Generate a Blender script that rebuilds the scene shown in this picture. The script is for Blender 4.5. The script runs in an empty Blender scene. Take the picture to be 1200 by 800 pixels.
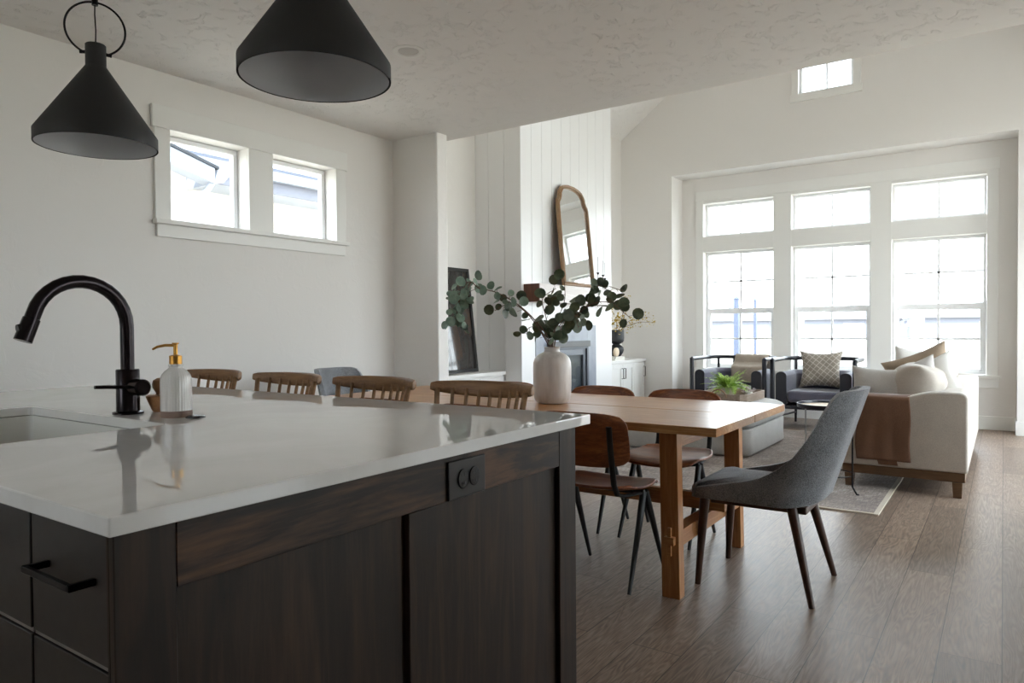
import bpy, bmesh, math, random
from mathutils import Vector, Matrix, Euler, noise
R = math.radians
PI = math.pi
sc = bpy.context.scene
C = sc.collection
rnd = random.Random(7)

# ------------------------------------------------------------------ materials
def srgb(r, g, b):
    def f(c):
        c /= 255.0
        return c / 12.92 if c <= 0.04045 else ((c + 0.055) / 1.055) ** 2.4
    return (f(r), f(g), f(b), 1.0)

MATS = {}
class NT:
    def __init__(s, name):
        m = bpy.data.materials.new(name); m.use_nodes = True
        s.m = m; s.t = m.node_tree; s.n = s.t.nodes; s.l = s.t.links
        s.b = s.n['Principled BSDF']; MATS[name] = m
    def add(s, typ, **kw):
        n = s.n.new(typ)
        for k, v in kw.items():
            if k in n.inputs: n.inputs[k].default_value = v
            else: setattr(n, k, v)
        return n
    def link(s, a, b): s.l.new(a, b)
    def coord(s, kind='Object', scale=(1, 1, 1), rot=(0, 0, 0), loc=(0, 0, 0)):
        tc = s.add('ShaderNodeTexCoord'); mp = s.add('ShaderNodeMapping')
        mp.inputs['Scale'].default_value = scale; mp.inputs['Rotation'].default_value = rot
        mp.inputs['Location'].default_value = loc
        s.link(tc.outputs[kind], mp.inputs['Vector']); return mp.outputs['Vector']
    def noise(s, vec, scale=5, detail=4, rough=.55, dist=0.0):
        n = s.add('ShaderNodeTexNoise')
        n.inputs['Scale'].default_value = scale; n.inputs['Detail'].default_value = detail
        n.inputs['Roughness'].default_value = rough; n.inputs['Distortion'].default_value = dist
        if vec is not None: s.link(vec, n.inputs['Vector'])
        return n
    def ramp(s, fac, stops):
        r = s.add('ShaderNodeValToRGB'); e = r.color_ramp.elements
        while len(e) < len(stops): e.new(.5)
        for i, (p, c) in enumerate(stops): e[i].position = p; e[i].color = c
        s.link(fac, r.inputs['Fac']); return r
    def bump(s, height, strength=.3, dist=.002):
        b = s.add('ShaderNodeBump'); b.inputs['Strength'].default_value = strength
        b.inputs['Distance'].default_value = dist
        s.link(height, b.inputs['Height']); s.link(b.outputs['Normal'], s.b.inputs['Normal']); return b
    def set(s, **kw):
        for k, v in kw.items(): s.b.inputs[k.replace('_', ' ')].default_value = v

def plain(name, col, rough=.5, metal=0.0, **kw):
    t = NT(name); t.set(Base_Color=col, Roughness=rough, Metallic=metal, **kw)
    v = t.coord(); n = t.noise(v, 40, 3)
    mr = t.add('ShaderNodeMapRange'); mr.inputs['To Min'].default_value = max(0, rough - .04); mr.inputs['To Max'].default_value = min(1, rough + .04)
    t.link(n.outputs['Fac'], mr.inputs['Value']); t.link(mr.outputs['Result'], t.b.inputs['Roughness'])
    return t.m

def paint(name, col, rough=.6, bstr=.25, scale=14, dist=.004, lo=.48, hi=.62):
    t = NT(name); t.set(Base_Color=col, Roughness=rough)
    v = t.coord(); n = t.noise(v, scale, 5, .6, .6)
    r = t.ramp(n.outputs['Fac'], [(lo, (0, 0, 0, 1)), (hi, (1, 1, 1, 1))])
    t.bump(r.outputs['Color'], bstr, dist); return t.m

def wood(name, c1, c2, axis='X', rough=.4, scale=1.0, c3=None, stretch=14, bstr=.12, coat=0.0, figure=1.0):
    t = NT(name)
    st = [stretch] * 3; st['XYZ'.index(axis)] = 1.0
    v = t.coord(scale=tuple(k * scale for k in st))
    warp = t.noise(t.coord(scale=(scale * 1.5,) * 3), 1.4, 2)
    n = t.noise(v, 1.6 * figure, 6, .6, 1.6)
    fine = t.noise(t.coord(scale=tuple((k * 4 if k > 1 else 2) * scale for k in st)), 3, 3)
    mx = t.add('ShaderNodeMath', operation='MULTIPLY_ADD')
    t.link(fine.outputs['Fac'], mx.inputs[0]); mx.inputs[1].default_value = .28
    t.link(n.outputs['Fac'], mx.inputs[2])
    mx2 = t.add('ShaderNodeMath', operation='MULTIPLY_ADD')
    t.link(warp.outputs['Fac'], mx2.inputs[0]); mx2.inputs[1].default_value = .3; t.link(mx.outputs[0], mx2.inputs[2])
    stops = [(.55, c1), (.95, c2)] if c3 is None else [(.55, c1), (.76, c2), (1.0, c3)]
    r = t.ramp(mx2.outputs[0], stops)
    t.link(r.outputs['Color'], t.b.inputs['Base Color'])
    t.set(Roughness=rough, Coat_Weight=coat, Coat_Roughness=.2)
    if name.startswith('stain'): t.set(Specular_IOR_Level=.25)
    t.bump(fine.outputs['Fac'], bstr, .001); return t.m

def fabric(name, col, col2=None, scale=420, bstr=.5, sheen=.25, rough=.9, aniso=(1, 1, 1)):
    t = NT(name); col2 = col2 or tuple(c * .72 for c in col[:3]) + (1,)
    n = t.noise(t.coord(scale=aniso), scale, 2, .6)
    big = t.noise(t.coord(), 9, 3)
    m = t.add('ShaderNodeMath', operation='MULTIPLY_ADD'); t.link(big.outputs['Fac'], m.inputs[0]); m.inputs[1].default_value = .35
    t.link(n.outputs['Fac'], m.inputs[2])
    r = t.ramp(m.outputs[0], [(.45, col2), (.85, col)])
    t.link(r.outputs['Color'], t.b.inputs['Base Color'])
    t.set(Roughness=rough, Sheen_Weight=sheen)
    t.bump(n.outputs['Fac'], bstr, .0012); return t.m

def glass_mat():
    m = bpy.data.materials.new('window_glass'); m.use_nodes = True; t = m.node_tree; t.nodes.clear()
    o = t.nodes.new('ShaderNodeOutputMaterial'); mx = t.nodes.new('ShaderNodeMixShader')
    tr = t.nodes.new('ShaderNodeBsdfTransparent'); gl = t.nodes.new('ShaderNodeBsdfGlossy'); fr = t.nodes.new('ShaderNodeFresnel')
    gl.inputs['Roughness'].default_value = .01; ge = t.nodes.new('ShaderNodeNewGeometry'); mi = t.nodes.new('ShaderNodeMapRange')
    mi.inputs['To Min'].default_value = 1.45; mi.inputs['To Max'].default_value = 1 / 1.45   # same pane from either side
    t.links.new(ge.outputs['Backfacing'], mi.inputs['Value']); t.links.new(mi.outputs['Result'], fr.inputs['IOR'])
    tr.inputs['Color'].default_value = (.97, .99, .985, 1)
    t.links.new(fr.outputs[0], mx.inputs[0]); t.links.new(tr.outputs[0], mx.inputs[1]); t.links.new(gl.outputs[0], mx.inputs[2])
    t.links.new(mx.outputs[0], o.inputs[0]); MATS['glass'] = m; return m

M = MATS
paint('wall', srgb(229, 226, 222), .62, .16, 9, .003, .52, .62)
paint('ceiling', srgb(231, 228, 225), .7, .9, 13, .006, .56, .60)
plain('trim', srgb(232, 231, 227), .38)
plain('shiplap', srgb(236, 236, 236), .32)
plain('cab_white', srgb(232, 231, 228), .42)
plain('vinyl', srgb(242, 243, 244), .35)
glass_mat()
plain('black_metal', srgb(26, 25, 26), .38, .6)
plain('matte_black', srgb(30, 30, 30), .5)
plain('shade_black', srgb(33, 33, 33), .55)
plain('shade_inner', srgb(206, 208, 212), .32)
plain('bronze', srgb(34, 28, 30), .24, .75)
plain('brass', srgb(178, 130, 62), .3, .9)
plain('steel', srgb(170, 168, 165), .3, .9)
plain('sink_white', srgb(226, 226, 222), .2)
plain('outlet_black', srgb(28, 26, 25), .3)
plain('plastic_black', srgb(18, 18, 20), .25)
plain('light_lens', srgb(196, 194, 190), .5)
wood('table_oak', srgb(196, 146, 96), srgb(168, 116, 70), 'X', .3, 1.3, srgb(205, 160, 112), 16, .06, .1)
wood('table_oak_z', srgb(186, 132, 82), srgb(158, 104, 60), 'Z', .38, 1.3, srgb(190, 142, 94), 16, .06)
wood('table_oak_y', srgb(186, 132, 82), srgb(158, 104, 60), 'Y', .38, 1.3, srgb(190, 142, 94), 16, .06)
wood('ply', srgb(150, 86, 46), srgb(112, 60, 32), 'X', .40, 1.2, srgb(168, 102, 58), 16, .05, .1)
wood('walnut', srgb(84, 50, 32), srgb(58, 34, 22), 'Z', .38, 1.5, None, 14, .08)
wood('stool_wood', srgb(158, 118, 78), srgb(124, 88, 56), 'X', .5, 1.6, None, 14, .08)
wood('stain_z', srgb(26, 19, 15), srgb(38, 28, 21), 'Z', .45, 1.1, srgb(60, 43, 31), 9, .2)
wood('stain_y', srgb(22, 17, 14), srgb(40, 29, 23), 'Y', .45, 1.6, srgb(92, 66, 48), 7, .25, figure=.8)
plain('drawer_dark', srgb(38, 33, 29), .4)
wood('mantel_brown', srgb(112, 68, 44), srgb(86, 50, 32), 'Z', .5, 2, None, 10, .2)
wood('mantel_glare', srgb(226, 220, 216), srgb(206, 198, 194), 'Y', .45, 1.4, None, 12, .25)  # pale tone stands for daylight glare on brown wood
wood('mirror_gilt', srgb(168, 136, 104), srgb(128, 98, 70), 'Z', .4, 3, None, 8, .2)
wood('sofa_wood', srgb(112, 84, 58), srgb(88, 64, 42), 'X', .5, 2, None, 10, .1)
wood('brush_wood', srgb(178, 132, 90), srgb(150, 104, 66), 'Z', .45, 6, None, 8, .1)
wood('tray_wood', srgb(172, 154, 138), srgb(140, 120, 104), 'Y', .6, 3, None, 8, .2)
fabric('grey_tweed', srgb(160, 163, 168), srgb(74, 76, 81), 300, .8, .3)
fabric('sofa_linen', srgb(196, 187, 176), srgb(170, 160, 149), 380, .4, .2)
fabric('pillow_pale', srgb(198, 193, 187), srgb(170, 164, 158), 380, .4, .2)
fabric('pillow_white', srgb(232, 229, 224), srgb(210, 206, 200), 380, .4, .2)
fabric('pillow_tan', srgb(168, 148, 126), srgb(132, 112, 92), 340, .5, .2)
fabric('ottoman_linen', srgb(200, 198, 194), srgb(172, 170, 166), 380, .4, .2)
fabric('throw_brown', srgb(122, 86, 62), srgb(92, 62, 44), 300, .5, .3)
fabric('throw_taupe', srgb(182, 168, 152), srgb(140, 126, 112), 260, .7, .3, aniso=(1, 1, .3))
fabric('navy_velvet', srgb(92, 90, 106), srgb(60, 58, 72), 500, .3, .6, .75)
plain('navy_lacquer', srgb(30, 30, 38), .3)
plain('stone_dark', srgb(44, 45, 48), .45)
plain('leaf_tan', srgb(186, 162, 92), .6)
plain('leaf_yellow', srgb(190, 160, 60), .6)
plain('stem_brown', srgb(94, 68, 50), .6)
plain('paper', srgb(236, 232, 224), .6)
plain('pale_round', srgb(224, 206, 180), .55)
plain('candle_wax', srgb(214, 214, 218), .5)
plain('firebox_grey', srgb(96, 100, 108), .35, .3)
plain('firebox_liner', srgb(62, 66, 74), .35)
plain('firebox_dark', srgb(36, 38, 42), .3)
plain('rub_black', srgb(30, 30, 30), .6)
plain('wicker', srgb(150, 118, 92), .6)
plain('pot_white', srgb(226, 224, 216), .4)
plain('soil', srgb(60, 44, 34), .9)
plain('blossom', srgb(226, 214, 212), .6)
plain('post_blue', srgb(66, 74, 94), .6)
plain('ext_white', srgb(214, 208, 200), .8)
plain('ext_fascia', srgb(150, 156, 168), .6)
plain('ext_dark', srgb(22, 26, 32), .5)
plain('ext_house', srgb(104, 106, 116), .8)
plain('ext_roof_dark', srgb(104, 104, 108), .8)

def mk_quartz():
    t = NT('quartz'); n = t.noise(t.coord(), 3, 6, .6, 1.0)
    r = t.ramp(n.outputs['Fac'], [(.4, srgb(226, 225, 222)), (.62, srgb(234, 233, 231))])
    t.link(r.outputs['Color'], t.b.inputs['Base Color']); t.set(Roughness=.015, Specular_IOR_Level=.65)
mk_quartz()

def mk_floor():
    t = NT('floor_planks')
    tc = t.add('ShaderNodeTexCoord'); sx = t.add('ShaderNodeSeparateXYZ'); cb = t.add('ShaderNodeCombineXYZ')
    t.link(tc.outputs['Object'], sx.inputs[0]); t.link(sx.outputs['Y'], cb.inputs['X']); t.link(sx.outputs['X'], cb.inputs['Y'])
    br = t.add('ShaderNodeTexBrick'); br.offset = .37; br.offset_frequency = 2
    t.link(cb.outputs[0], br.inputs['Vector'])
    for k, v in (('Scale', 1.0), ('Brick Width', 1.45), ('Row Height', .185), ('Mortar Size', .0016), ('Mortar Smooth', .2), ('Bias', 0.0)): br.inputs[k].default_value = v
    br.inputs['Color1'].default_value = (0, 0, 0, 1); br.inputs['Color2'].default_value = (1, 1, 1, 1); br.inputs['Mortar'].default_value = (.5, .5, .5, 1)
    # offset the grain per plank
    off = t.add('ShaderNodeVectorMath', operation='MULTIPLY_ADD')
    t.link(br.outputs['Color'], off.inputs[0]); off.inputs[1].default_value = (7.3, 5.1, 3.7)
    st = t.add('ShaderNodeVectorMath', operation='MULTIPLY'); t.link(tc.outputs['Object'], st.inputs[0]); st.inputs[1].default_value = (9, .8, 1)
    t.link(st.outputs[0], off.inputs[2])
    wv = t.noise(off.outputs[0], 1.0, 3, .55, .4)
    # cathedral grain rings from the noise field
    mul = t.add('ShaderNodeMath', operation='MULTIPLY'); t.link(wv.outputs['Fac'], mul.inputs[0]); mul.inputs[1].default_value = 150
    sn = t.add('ShaderNodeMath', operation='SINE'); t.link(mul.outputs[0], sn.inputs[0])
    gr = t.add('ShaderNodeMapRange'); gr.inputs['From Min'].default_value = -1; t.link(sn.outputs[0], gr.inputs['Value'])
    fine = t.noise(t.coord(scale=(60, 5, 1)), 1.5, 4, .6)
    mixf = t.add('ShaderNodeMath', operation='MULTIPLY_ADD'); t.link(fine.outputs['Fac'], mixf.inputs[0]); mixf.inputs[1].default_value = .9; 
    g2 = t.add('ShaderNodeMath', operation='MULTIPLY'); t.link(gr.outputs[0], g2.inputs[0]); g2.inputs[1].default_value = .26
    t.link(g2.outputs[0], mixf.inputs[2])
    r = t.ramp(mixf.outputs[0], [(.28, srgb(98, 82, 71)), (.55, srgb(132, 113, 99)), (.85, srgb(160, 143, 128))])
    tint = t.ramp(br.outputs['Color'], [(0, (.80, .79, .78, 1)), (.5, (1, 1, 1, 1)), (1, (1.14, 1.11, 1.06, 1))])
    mm = t.add('ShaderNodeMix', data_type='RGBA', blend_type='MULTIPLY'); mm.inputs[0].default_value = 1
    t.link(r.outputs['Color'], mm.inputs[6]); t.link(tint.outputs['Color'], mm.inputs[7])
    m2 = t.add('ShaderNodeMix', data_type='RGBA'); t.link(br.outputs['Fac'], m2.inputs[0]); t.link(mm.outputs[2], m2.inputs[6]); m2.inputs[7].default_value = srgb(50, 40, 34)
    t.link(m2.outputs[2], t.b.inputs['Base Color'])
    ro = t.add('ShaderNodeMapRange'); ro.inputs['To Min'].default_value = .30; ro.inputs['To Max'].default_value = .44
    t.link(mixf.outputs[0], ro.inputs['Value']); t.link(ro.outputs[0], t.b.inputs['Roughness'])
    t.set(Specular_IOR_Level=.5)
    sub = t.add('ShaderNodeMath', operation='SUBTRACT'); t.link(mixf.outputs[0], sub.inputs[0]); t.link(br.outputs['Fac'], sub.inputs[1])
    t.bump(sub.outputs[0], .18, .0012)
mk_floor()

def mk_rug():
    t = NT('rug_wool'); v = t.coord()
    a = t.noise(v, 2.2, 6, .7, .6); b = t.noise(t.coord(scale=(60, 8, 1)), 1.5, 4, .7); c = t.noise(t.coord(scale=(6, 60, 1)), 1.5, 3, .7)
    m1 = t.add('ShaderNodeMath', operation='ADD'); t.link(b.outputs['Fac'], m1.inputs[0]); t.link(c.outputs['Fac'], m1.inputs[1])
    m2 = t.add('ShaderNodeMath', operation='MULTIPLY_ADD'); t.link(a.outputs['Fac'], m2.inputs[0]); m2.inputs[1].default_value = 1.0; t.link(m1.outputs[0], m2.inputs[2])
    m3 = t.add('ShaderNodeMath', operation='MULTIPLY'); t.link(m2.outputs[0], m3.inputs[0]); m3.inputs[1].default_value = .5
    r = t.ramp(m3.outputs[0], [(.66, srgb(92, 74, 64)), (.78, srgb(126, 108, 96)), (.90, srgb(176, 164, 152))])
    # pale border near the edges, from the object's own coordinates
    t.link(r.outputs['Color'], t.b.inputs['Base Color']); t.set(Roughness=.95, Sheen_Weight=.2)
    t.bump(m1.outputs[0], .5, .003)
mk_rug()
plain('rug_edge', srgb(196, 184, 168), .95)

def mk_plaid(name, base, line, period=.045, width=.10):
    t = NT(name)
    tc = t.add('ShaderNodeTexCoord'); mp = t.add('ShaderNodeMapping'); mp.inputs['Rotation'].default_value = (0, 0, R(38))
    t.link(tc.outputs['Object'], mp.inputs['Vector']); sx = t.add('ShaderNodeSeparateXYZ'); t.link(mp.outputs[0], sx.inputs[0])
    outs = []
    for ax in ('X', 'Y'):
        d = t.add('ShaderNodeMath', operation='DIVIDE'); t.link(sx.outputs[ax], d.inputs[0]); d.inputs[1].default_value = period
        f = t.add('ShaderNodeMath', operation='FRACT'); t.link(d.outputs[0], f.inputs[0])
        l = t.add('ShaderNodeMath', operation='LESS_THAN'); t.link(f.outputs[0], l.inputs[0]); l.inputs[1].default_value = width
        outs.append(l.outputs[0])
    mx = t.add('ShaderNodeMath', operation='MAXIMUM'); t.link(outs[0], mx.inputs[0]); t.link(outs[1], mx.inputs[1])
    m2 = t.add('ShaderNodeMix', data_type='RGBA'); t.link(mx.outputs[0], m2.inputs[0]); m2.inputs[6].default_value = base; m2.inputs[7].default_value = line
    t.link(m2.outputs[2], t.b.inputs['Base Color']); t.set(Roughness=.9, Sheen_Weight=.2)
    n = t.noise(t.coord(), 400, 2); t.bump(n.outputs['Fac'], .4, .001)
mk_plaid('pillow_check', srgb(146, 136, 124), srgb(200, 192, 180), .05, .12)

def mk_vase():
    t = NT('vase_ceramic'); n = t.noise(t.coord(scale=(18, 18, 3)), 2, 4, .6)
    r = t.ramp(n.outputs['Fac'], [(.35, srgb(196, 186, 178)), (.65, srgb(212, 204, 197))])
    t.link(r.outputs['Color'], t.b.inputs['Base Color']); t.set(Roughness=.28); t.bump(n.outputs['Fac'], .15, .004)
    t = NT('soap_glaze')
    tc = t.add('ShaderNodeTexCoord'); sx = t.add('ShaderNodeSeparateXYZ'); t.link(tc.outputs['Object'], sx.inputs[0])
    at = t.add('ShaderNodeMath', operation='ARCTAN2'); t.link(sx.outputs['Y'], at.inputs[0]); t.link(sx.outputs['X'], at.inputs[1])
    mu = t.add('ShaderNodeMath', operation='MULTIPLY'); t.link(at.outputs[0], mu.inputs[0]); mu.inputs[1].default_value = 34
    s_ = t.add('ShaderNodeMath', operation='SINE'); t.link(mu.outputs[0], s_.inputs[0])
    t.bump(s_.outputs[0], .35, .001); t.set(Base_Color=srgb(222, 218, 214), Roughness=.15, Coat_Weight=.4)
    plain('soap_clay', srgb(142, 118, 106), .6)
mk_vase()

def mk_leaf(name, a, b, rough=.5):
    t = NT(name); n = t.noise(t.coord(), 22, 3)
    r = t.ramp(n.outputs['Fac'], [(.38, a), (.62, b)]); t.link(r.outputs['Color'], t.b.inputs['Base Color']); t.set(Roughness=rough)
mk_leaf('eucalyptus', srgb(56, 70, 50), srgb(88, 98, 72), .45)
mk_leaf('eucalyptus_pale', srgb(108, 134, 118), srgb(140, 160, 140), .5)
mk_leaf('fern', srgb(124, 160, 52), srgb(176, 206, 96), .5)

def mk_art():
    t = NT('art_canvas'); a = t.noise(t.coord(scale=(1, 5, 1.2)), 2.2, 5, .6, .8)
    r = t.ramp(a.outputs['Fac'], [(.3, srgb(40, 42, 42)), (.5, srgb(56, 54, 52)), (.60, srgb(78, 62, 52)), (.72, srgb(58, 60, 60))])
    t.link(r.outputs['Color'], t.b.inputs['Base Color']); t.set(Roughness=.12, Coat_Weight=.6)
mk_art()
def mk_mirror():
    t = NT('mirror_glass'); t.set(Base_Color=(.9, .92, .92, 1), Metallic=1.0, Roughness=.015)
mk_mirror()
def mk_tile():
    t = NT('hearth_tile'); n = t.noise(t.coord(), 4, 5, .6)
    r = t.ramp(n.outputs['Fac'], [(.35, srgb(132, 138, 150)), (.65, srgb(148, 154, 165))]); t.link(r.outputs['Color'], t.b.inputs['Base Color']); t.set(Roughness=.35)
mk_tile()
def mk_ground():
    t = NT('field'); n = t.noise(t.coord(), .4, 6, .65)
    r = t.ramp(n.outputs['Fac'], [(.35, srgb(160, 154, 142)), (.65, srgb(190, 184, 170))]); t.link(r.outputs['Color'], t.b.inputs['Base Color']); t.set(Roughness=.95)
    t = NT('shingles'); tc = t.coord('Object')
    br = t.add('ShaderNodeTexBrick'); br.offset = .5
    for k, v in (('Scale', 1.0), ('Brick Width', .5), ('Row Height', .16), ('Mortar Size', .026)): br.inputs[k].default_value = v
    br.inputs['Color1'].default_value = srgb(150, 152, 158); br.inputs['Color2'].default_value = srgb(170, 172, 178); br.inputs['Mortar'].default_value = srgb(84, 88, 98)
    sx = t.add('ShaderNodeSeparateXYZ'); cb = t.add('ShaderNodeCombineXYZ'); t.link(tc, sx.inputs[0]); t.link(sx.outputs['Y'], cb.inputs['X']); t.link(sx.outputs['X'], cb.inputs['Y'])
    t.link(cb.outputs[0], br.inputs['Vector']); t.link(br.outputs['Color'], t.b.inputs['Base Color']); t.set(Roughness=.9)
mk_ground()

# ------------------------------------------------------------------ mesh helpers
class MB:
    def __init__(s): s.bm = bmesh.new()
    def box(s, a, b, mat=None):
        """axis box from corner a to corner b, optionally transformed by matrix mat"""
        x0, y0, z0 = a; x1, y1, z1 = b
        vs = [s.bm.verts.new(p) for p in ((x0, y0, z0), (x1, y0, z0), (x1, y1, z0), (x0, y1, z0), (x0, y0, z1), (x1, y0, z1), (x1, y1, z1), (x0, y1, z1))]
        for f in ((0, 3, 2, 1), (4, 5, 6, 7), (0, 1, 5, 4), (1, 2, 6, 5), (2, 3, 7, 6), (3, 0, 4, 7)): s.bm.faces.new([vs[i] for i in f])
        if mat is not None:
            for v in vs: v.co = mat @ v.co
        return s
    def hexa(s, bot, top):
        vs = [s.bm.verts.new(p) for p in bot] + [s.bm.verts.new(p) for p in top]
        n = len(bot)
        s.bm.faces.new(vs[:n][::-1]); s.bm.faces.new(vs[n:])
        for i in range(n): s.bm.faces.new([vs[i], vs[(i + 1) % n], vs[n + (i + 1) % n], vs[n + i]])
        return s
    def tube(s, pts, r, seg=12, closed=False, flat=None, caps=True):
        """tube along pts; r a number or a list; flat=(w,h) factors for an elliptical section"""
        pts = [Vector(p) for p in pts]; n = len(pts)
        rr = r if isinstance(r, (list, tuple)) else [r] * n
        rings = []; up = None
        for i, p in enumerate(pts):
            if closed: t = (pts[(i + 1) % n] - pts[i - 1]).normalized()
            else: t = (pts[min(i + 1, n - 1)] - pts[max(i - 1, 0)]).normalized()
            if up is None:
                up = Vector((0, 0, 1)) if abs(t.z) < .9 else Vector((1, 0, 0))
            a = t.cross(up)
            if a.length < 1e-5: a = t.cross(Vector((0, 1, 0)))
            a.normalize(); b = a.cross(t).normalized(); up = b
            fw, fh = flat or (1, 1)
            rings.append([s.bm.verts.new(p + a * (math.cos(2 * PI * k / seg) * rr[i] * fw) + b * (math.sin(2 * PI * k / seg) * rr[i] * fh)) for k in range(seg)])
        m = n if closed else n - 1
        for i in range(m):
            A = rings[i]; B = rings[(i + 1) % n]
            for k in range(seg): s.bm.faces.new([A[k], B[k], B[(k + 1) % seg], A[(k + 1) % seg]])
        if not closed and caps:
            s.bm.faces.new(rings[0]); s.bm.faces.new(rings[-1][::-1])
        return s
    def lathe(s, prof, c=(0, 0, 0), seg=32, mat=None, closed=False):
        """prof = [(r, z), ...] turned about z through c"""
        rings = []
        for r, z in prof:
            if r < 1e-6: vs = [s.bm.verts.new((c[0], c[1], c[2] + z))]
            else: vs = [s.bm.verts.new((c[0] + r * math.cos(2 * PI * k / seg), c[1] + r * math.sin(2 * PI * k / seg), c[2] + z)) for k in range(seg)]
            if mat is not None:
                for v in vs: v.co = mat @ v.co
            rings.append(vs)
        prs = list(zip(rings, rings[1:]))
        if closed: prs.append((rings[-1], rings[0]))
        for A, B in prs:
            for k in range(seg):
                k2 = (k + 1) % seg
                if len(A) == 1 and len(B) == 1: break
                if len(A) == 1: s.bm.faces.new([A[0], B[k2], B[k]])
                elif len(B) == 1: s.bm.faces.new([A[k], A[k2], B[0]])
                else: s.bm.faces.new([A[k], A[k2], B[k2], B[k]])
        return s
    def prism(s, poly, fn, d0, d1):
        """poly 2D points; fn(u, v, d) -> xyz; extruded between d0 and d1"""
        A = [s.bm.verts.new(fn(u, v, d0)) for u, v in poly]; B = [s.bm.verts.new(fn(u, v, d1)) for u, v in poly]
        n = len(poly)
        s.bm.faces.new(A[::-1]); s.bm.faces.new(B)
        for i in range(n): s.bm.faces.new([A[i], A[(i + 1) % n], B[(i + 1) % n], B[i]])
        return s
    def grid(s, nu, nv, fn, close_u=False):
        V = [[s.bm.verts.new(fn(i / nu, j / nv)) for j in range(nv + 1)] for i in range(nu + (0 if close_u else 1))]
        for i in range(nu):
            i2 = (i + 1) % len(V)
            for j in range(nv): s.bm.faces.new([V[i][j], V[i2][j], V[i2][j + 1], V[i][j + 1]])
        return s
    def build(s, name, mat, parent=None, bevel=0, seg=2, smooth=True, solid=0, sub=0, angle=35, weld=False, loc=None):
        if weld: bmesh.ops.remove_doubles(s.bm, verts=s.bm.verts[:], dist=1e-5)
        bmesh.ops.recalc_face_normals(s.bm, faces=s.bm.faces[:])
        me = bpy.data.meshes.new(name); s.bm.to_mesh(me); s.bm.free()
        me.materials.append(M[mat] if isinstance(mat, str) else mat)
        o = bpy.data.objects.new(name, me); C.objects.link(o)
        if smooth:
            for p in me.polygons: p.use_smooth = True
            try: me.set_sharp_from_angle(angle=R(angle))
            except Exception: pass
        if solid:
            m = o.modifiers.new('s', 'SOLIDIFY'); m.thickness = solid; m.offset = 0
        if bevel:
            m = o.modifiers.new('b', 'BEVEL'); m.width = bevel; m.segments = seg; m.limit_method = 'ANGLE'; m.angle_limit = R(30)
        if sub:
            m = o.modifiers.new('d', 'SUBSURF'); m.levels = sub; m.render_levels = sub
        if parent is not None: o.parent = parent
        if loc is not None: o.location = loc
        return o

def tag(o, label=None, cat=None, group=None, kind=None):
    if label: o['label'] = label
    if cat: o['category'] = cat
    if group: o['group'] = group
    if kind: o['kind'] = kind
    return o
def thing(name, label, cat, loc=(0, 0, 0), rz=0, group=None):
    o = bpy.data.objects.new(name, None); C.objects.link(o); o.location = loc; o.rotation_euler = (0, 0, rz)
    o.empty_display_size = .1
    return tag(o, label, cat, group)
def struct(o): o['kind'] = 'structure'; return o
def kids(o): return [c for c in bpy.data.objects if c.parent == o]
def dup(root, loc=None, rz=None, label=None):
    tree = {}
    def cp(o, parent):
        c = o.copy(); C.objects.link(c)
        if parent is not None: c.parent = parent
        for k in kids(o): 
            cp(k, c)
        return c
    r = cp(root, None)
    if loc is not None: r.location = loc
    if rz is not None: r.rotation_euler = (0, 0, rz)
    if label: r['label'] = label
    return r
def arc(cx, cy, r, a0, a1, n):
    return [(cx + r * math.cos(R(a0 + (a1 - a0) * i / n)), cy + r * math.sin(R(a0 + (a1 - a0) * i / n))) for i in range(n + 1)]
def rrect(x0, y0, x1, y1, r, n=5):
    return arc(x1 - r, y1 - r, r, 0, 90, n) + arc(x0 + r, y1 - r, r, 90, 180, n) + arc(x0 + r, y0 + r, r, 180, 270, n) + arc(x1 - r, y0 + r, r, 270, 360, n)
XY = lambda u, v, d: (u, v, d)
XZ = lambda u, v, d: (u, d, v)
YZ = lambda u, v, d: (d, u, v)

def holes(mb, fn, u0, u1, z0, z1, d0, d1, hs):
    """wall slab with rectangular holes; fn(u, z, d) -> xyz"""
    us = sorted({u0, u1, *[h[0] for h in hs], *[h[1] for h in hs]}); zs = sorted({z0, z1, *[h[2] for h in hs], *[h[3] for h in hs]})
    for a, b in zip(us, us[1:]):
        # join cells vertically where no hole interrupts
        run = None
        for c, d in zip(zs, zs[1:]):
            inside = any(h[0] - 1e-6 <= a and b <= h[1] + 1e-6 and h[2] - 1e-6 <= c and d <= h[3] + 1e-6 for h in hs)
            if inside:
                if run: mb.prism([(a, run[0]), (b, run[0]), (b, run[1]), (a, run[1])], fn, d0, d1); run = None
            else: run = (run[0] if run else c, d)
        if run: mb.prism([(a, run[0]), (b, run[0]), (b, run[1]), (a, run[1])], fn, d0, d1)
    return mb

# ------------------------------------------------------------------ room shell
KC = 2.74      # kitchen ceiling height
YF = 9.07      # window wall plane
YR = 9.45      # plane of the recessed windows
XL = -4.25     # kitchen left wall
XW = -4.40     # living room left wall
XB = -3.85     # chimney front
RX = -1.76; SL = .735; ZE = 3.758; XRW = .90
def zc(x): return ZE + (min(x, 2 * RX - x) + 4.40) * SL

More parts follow.
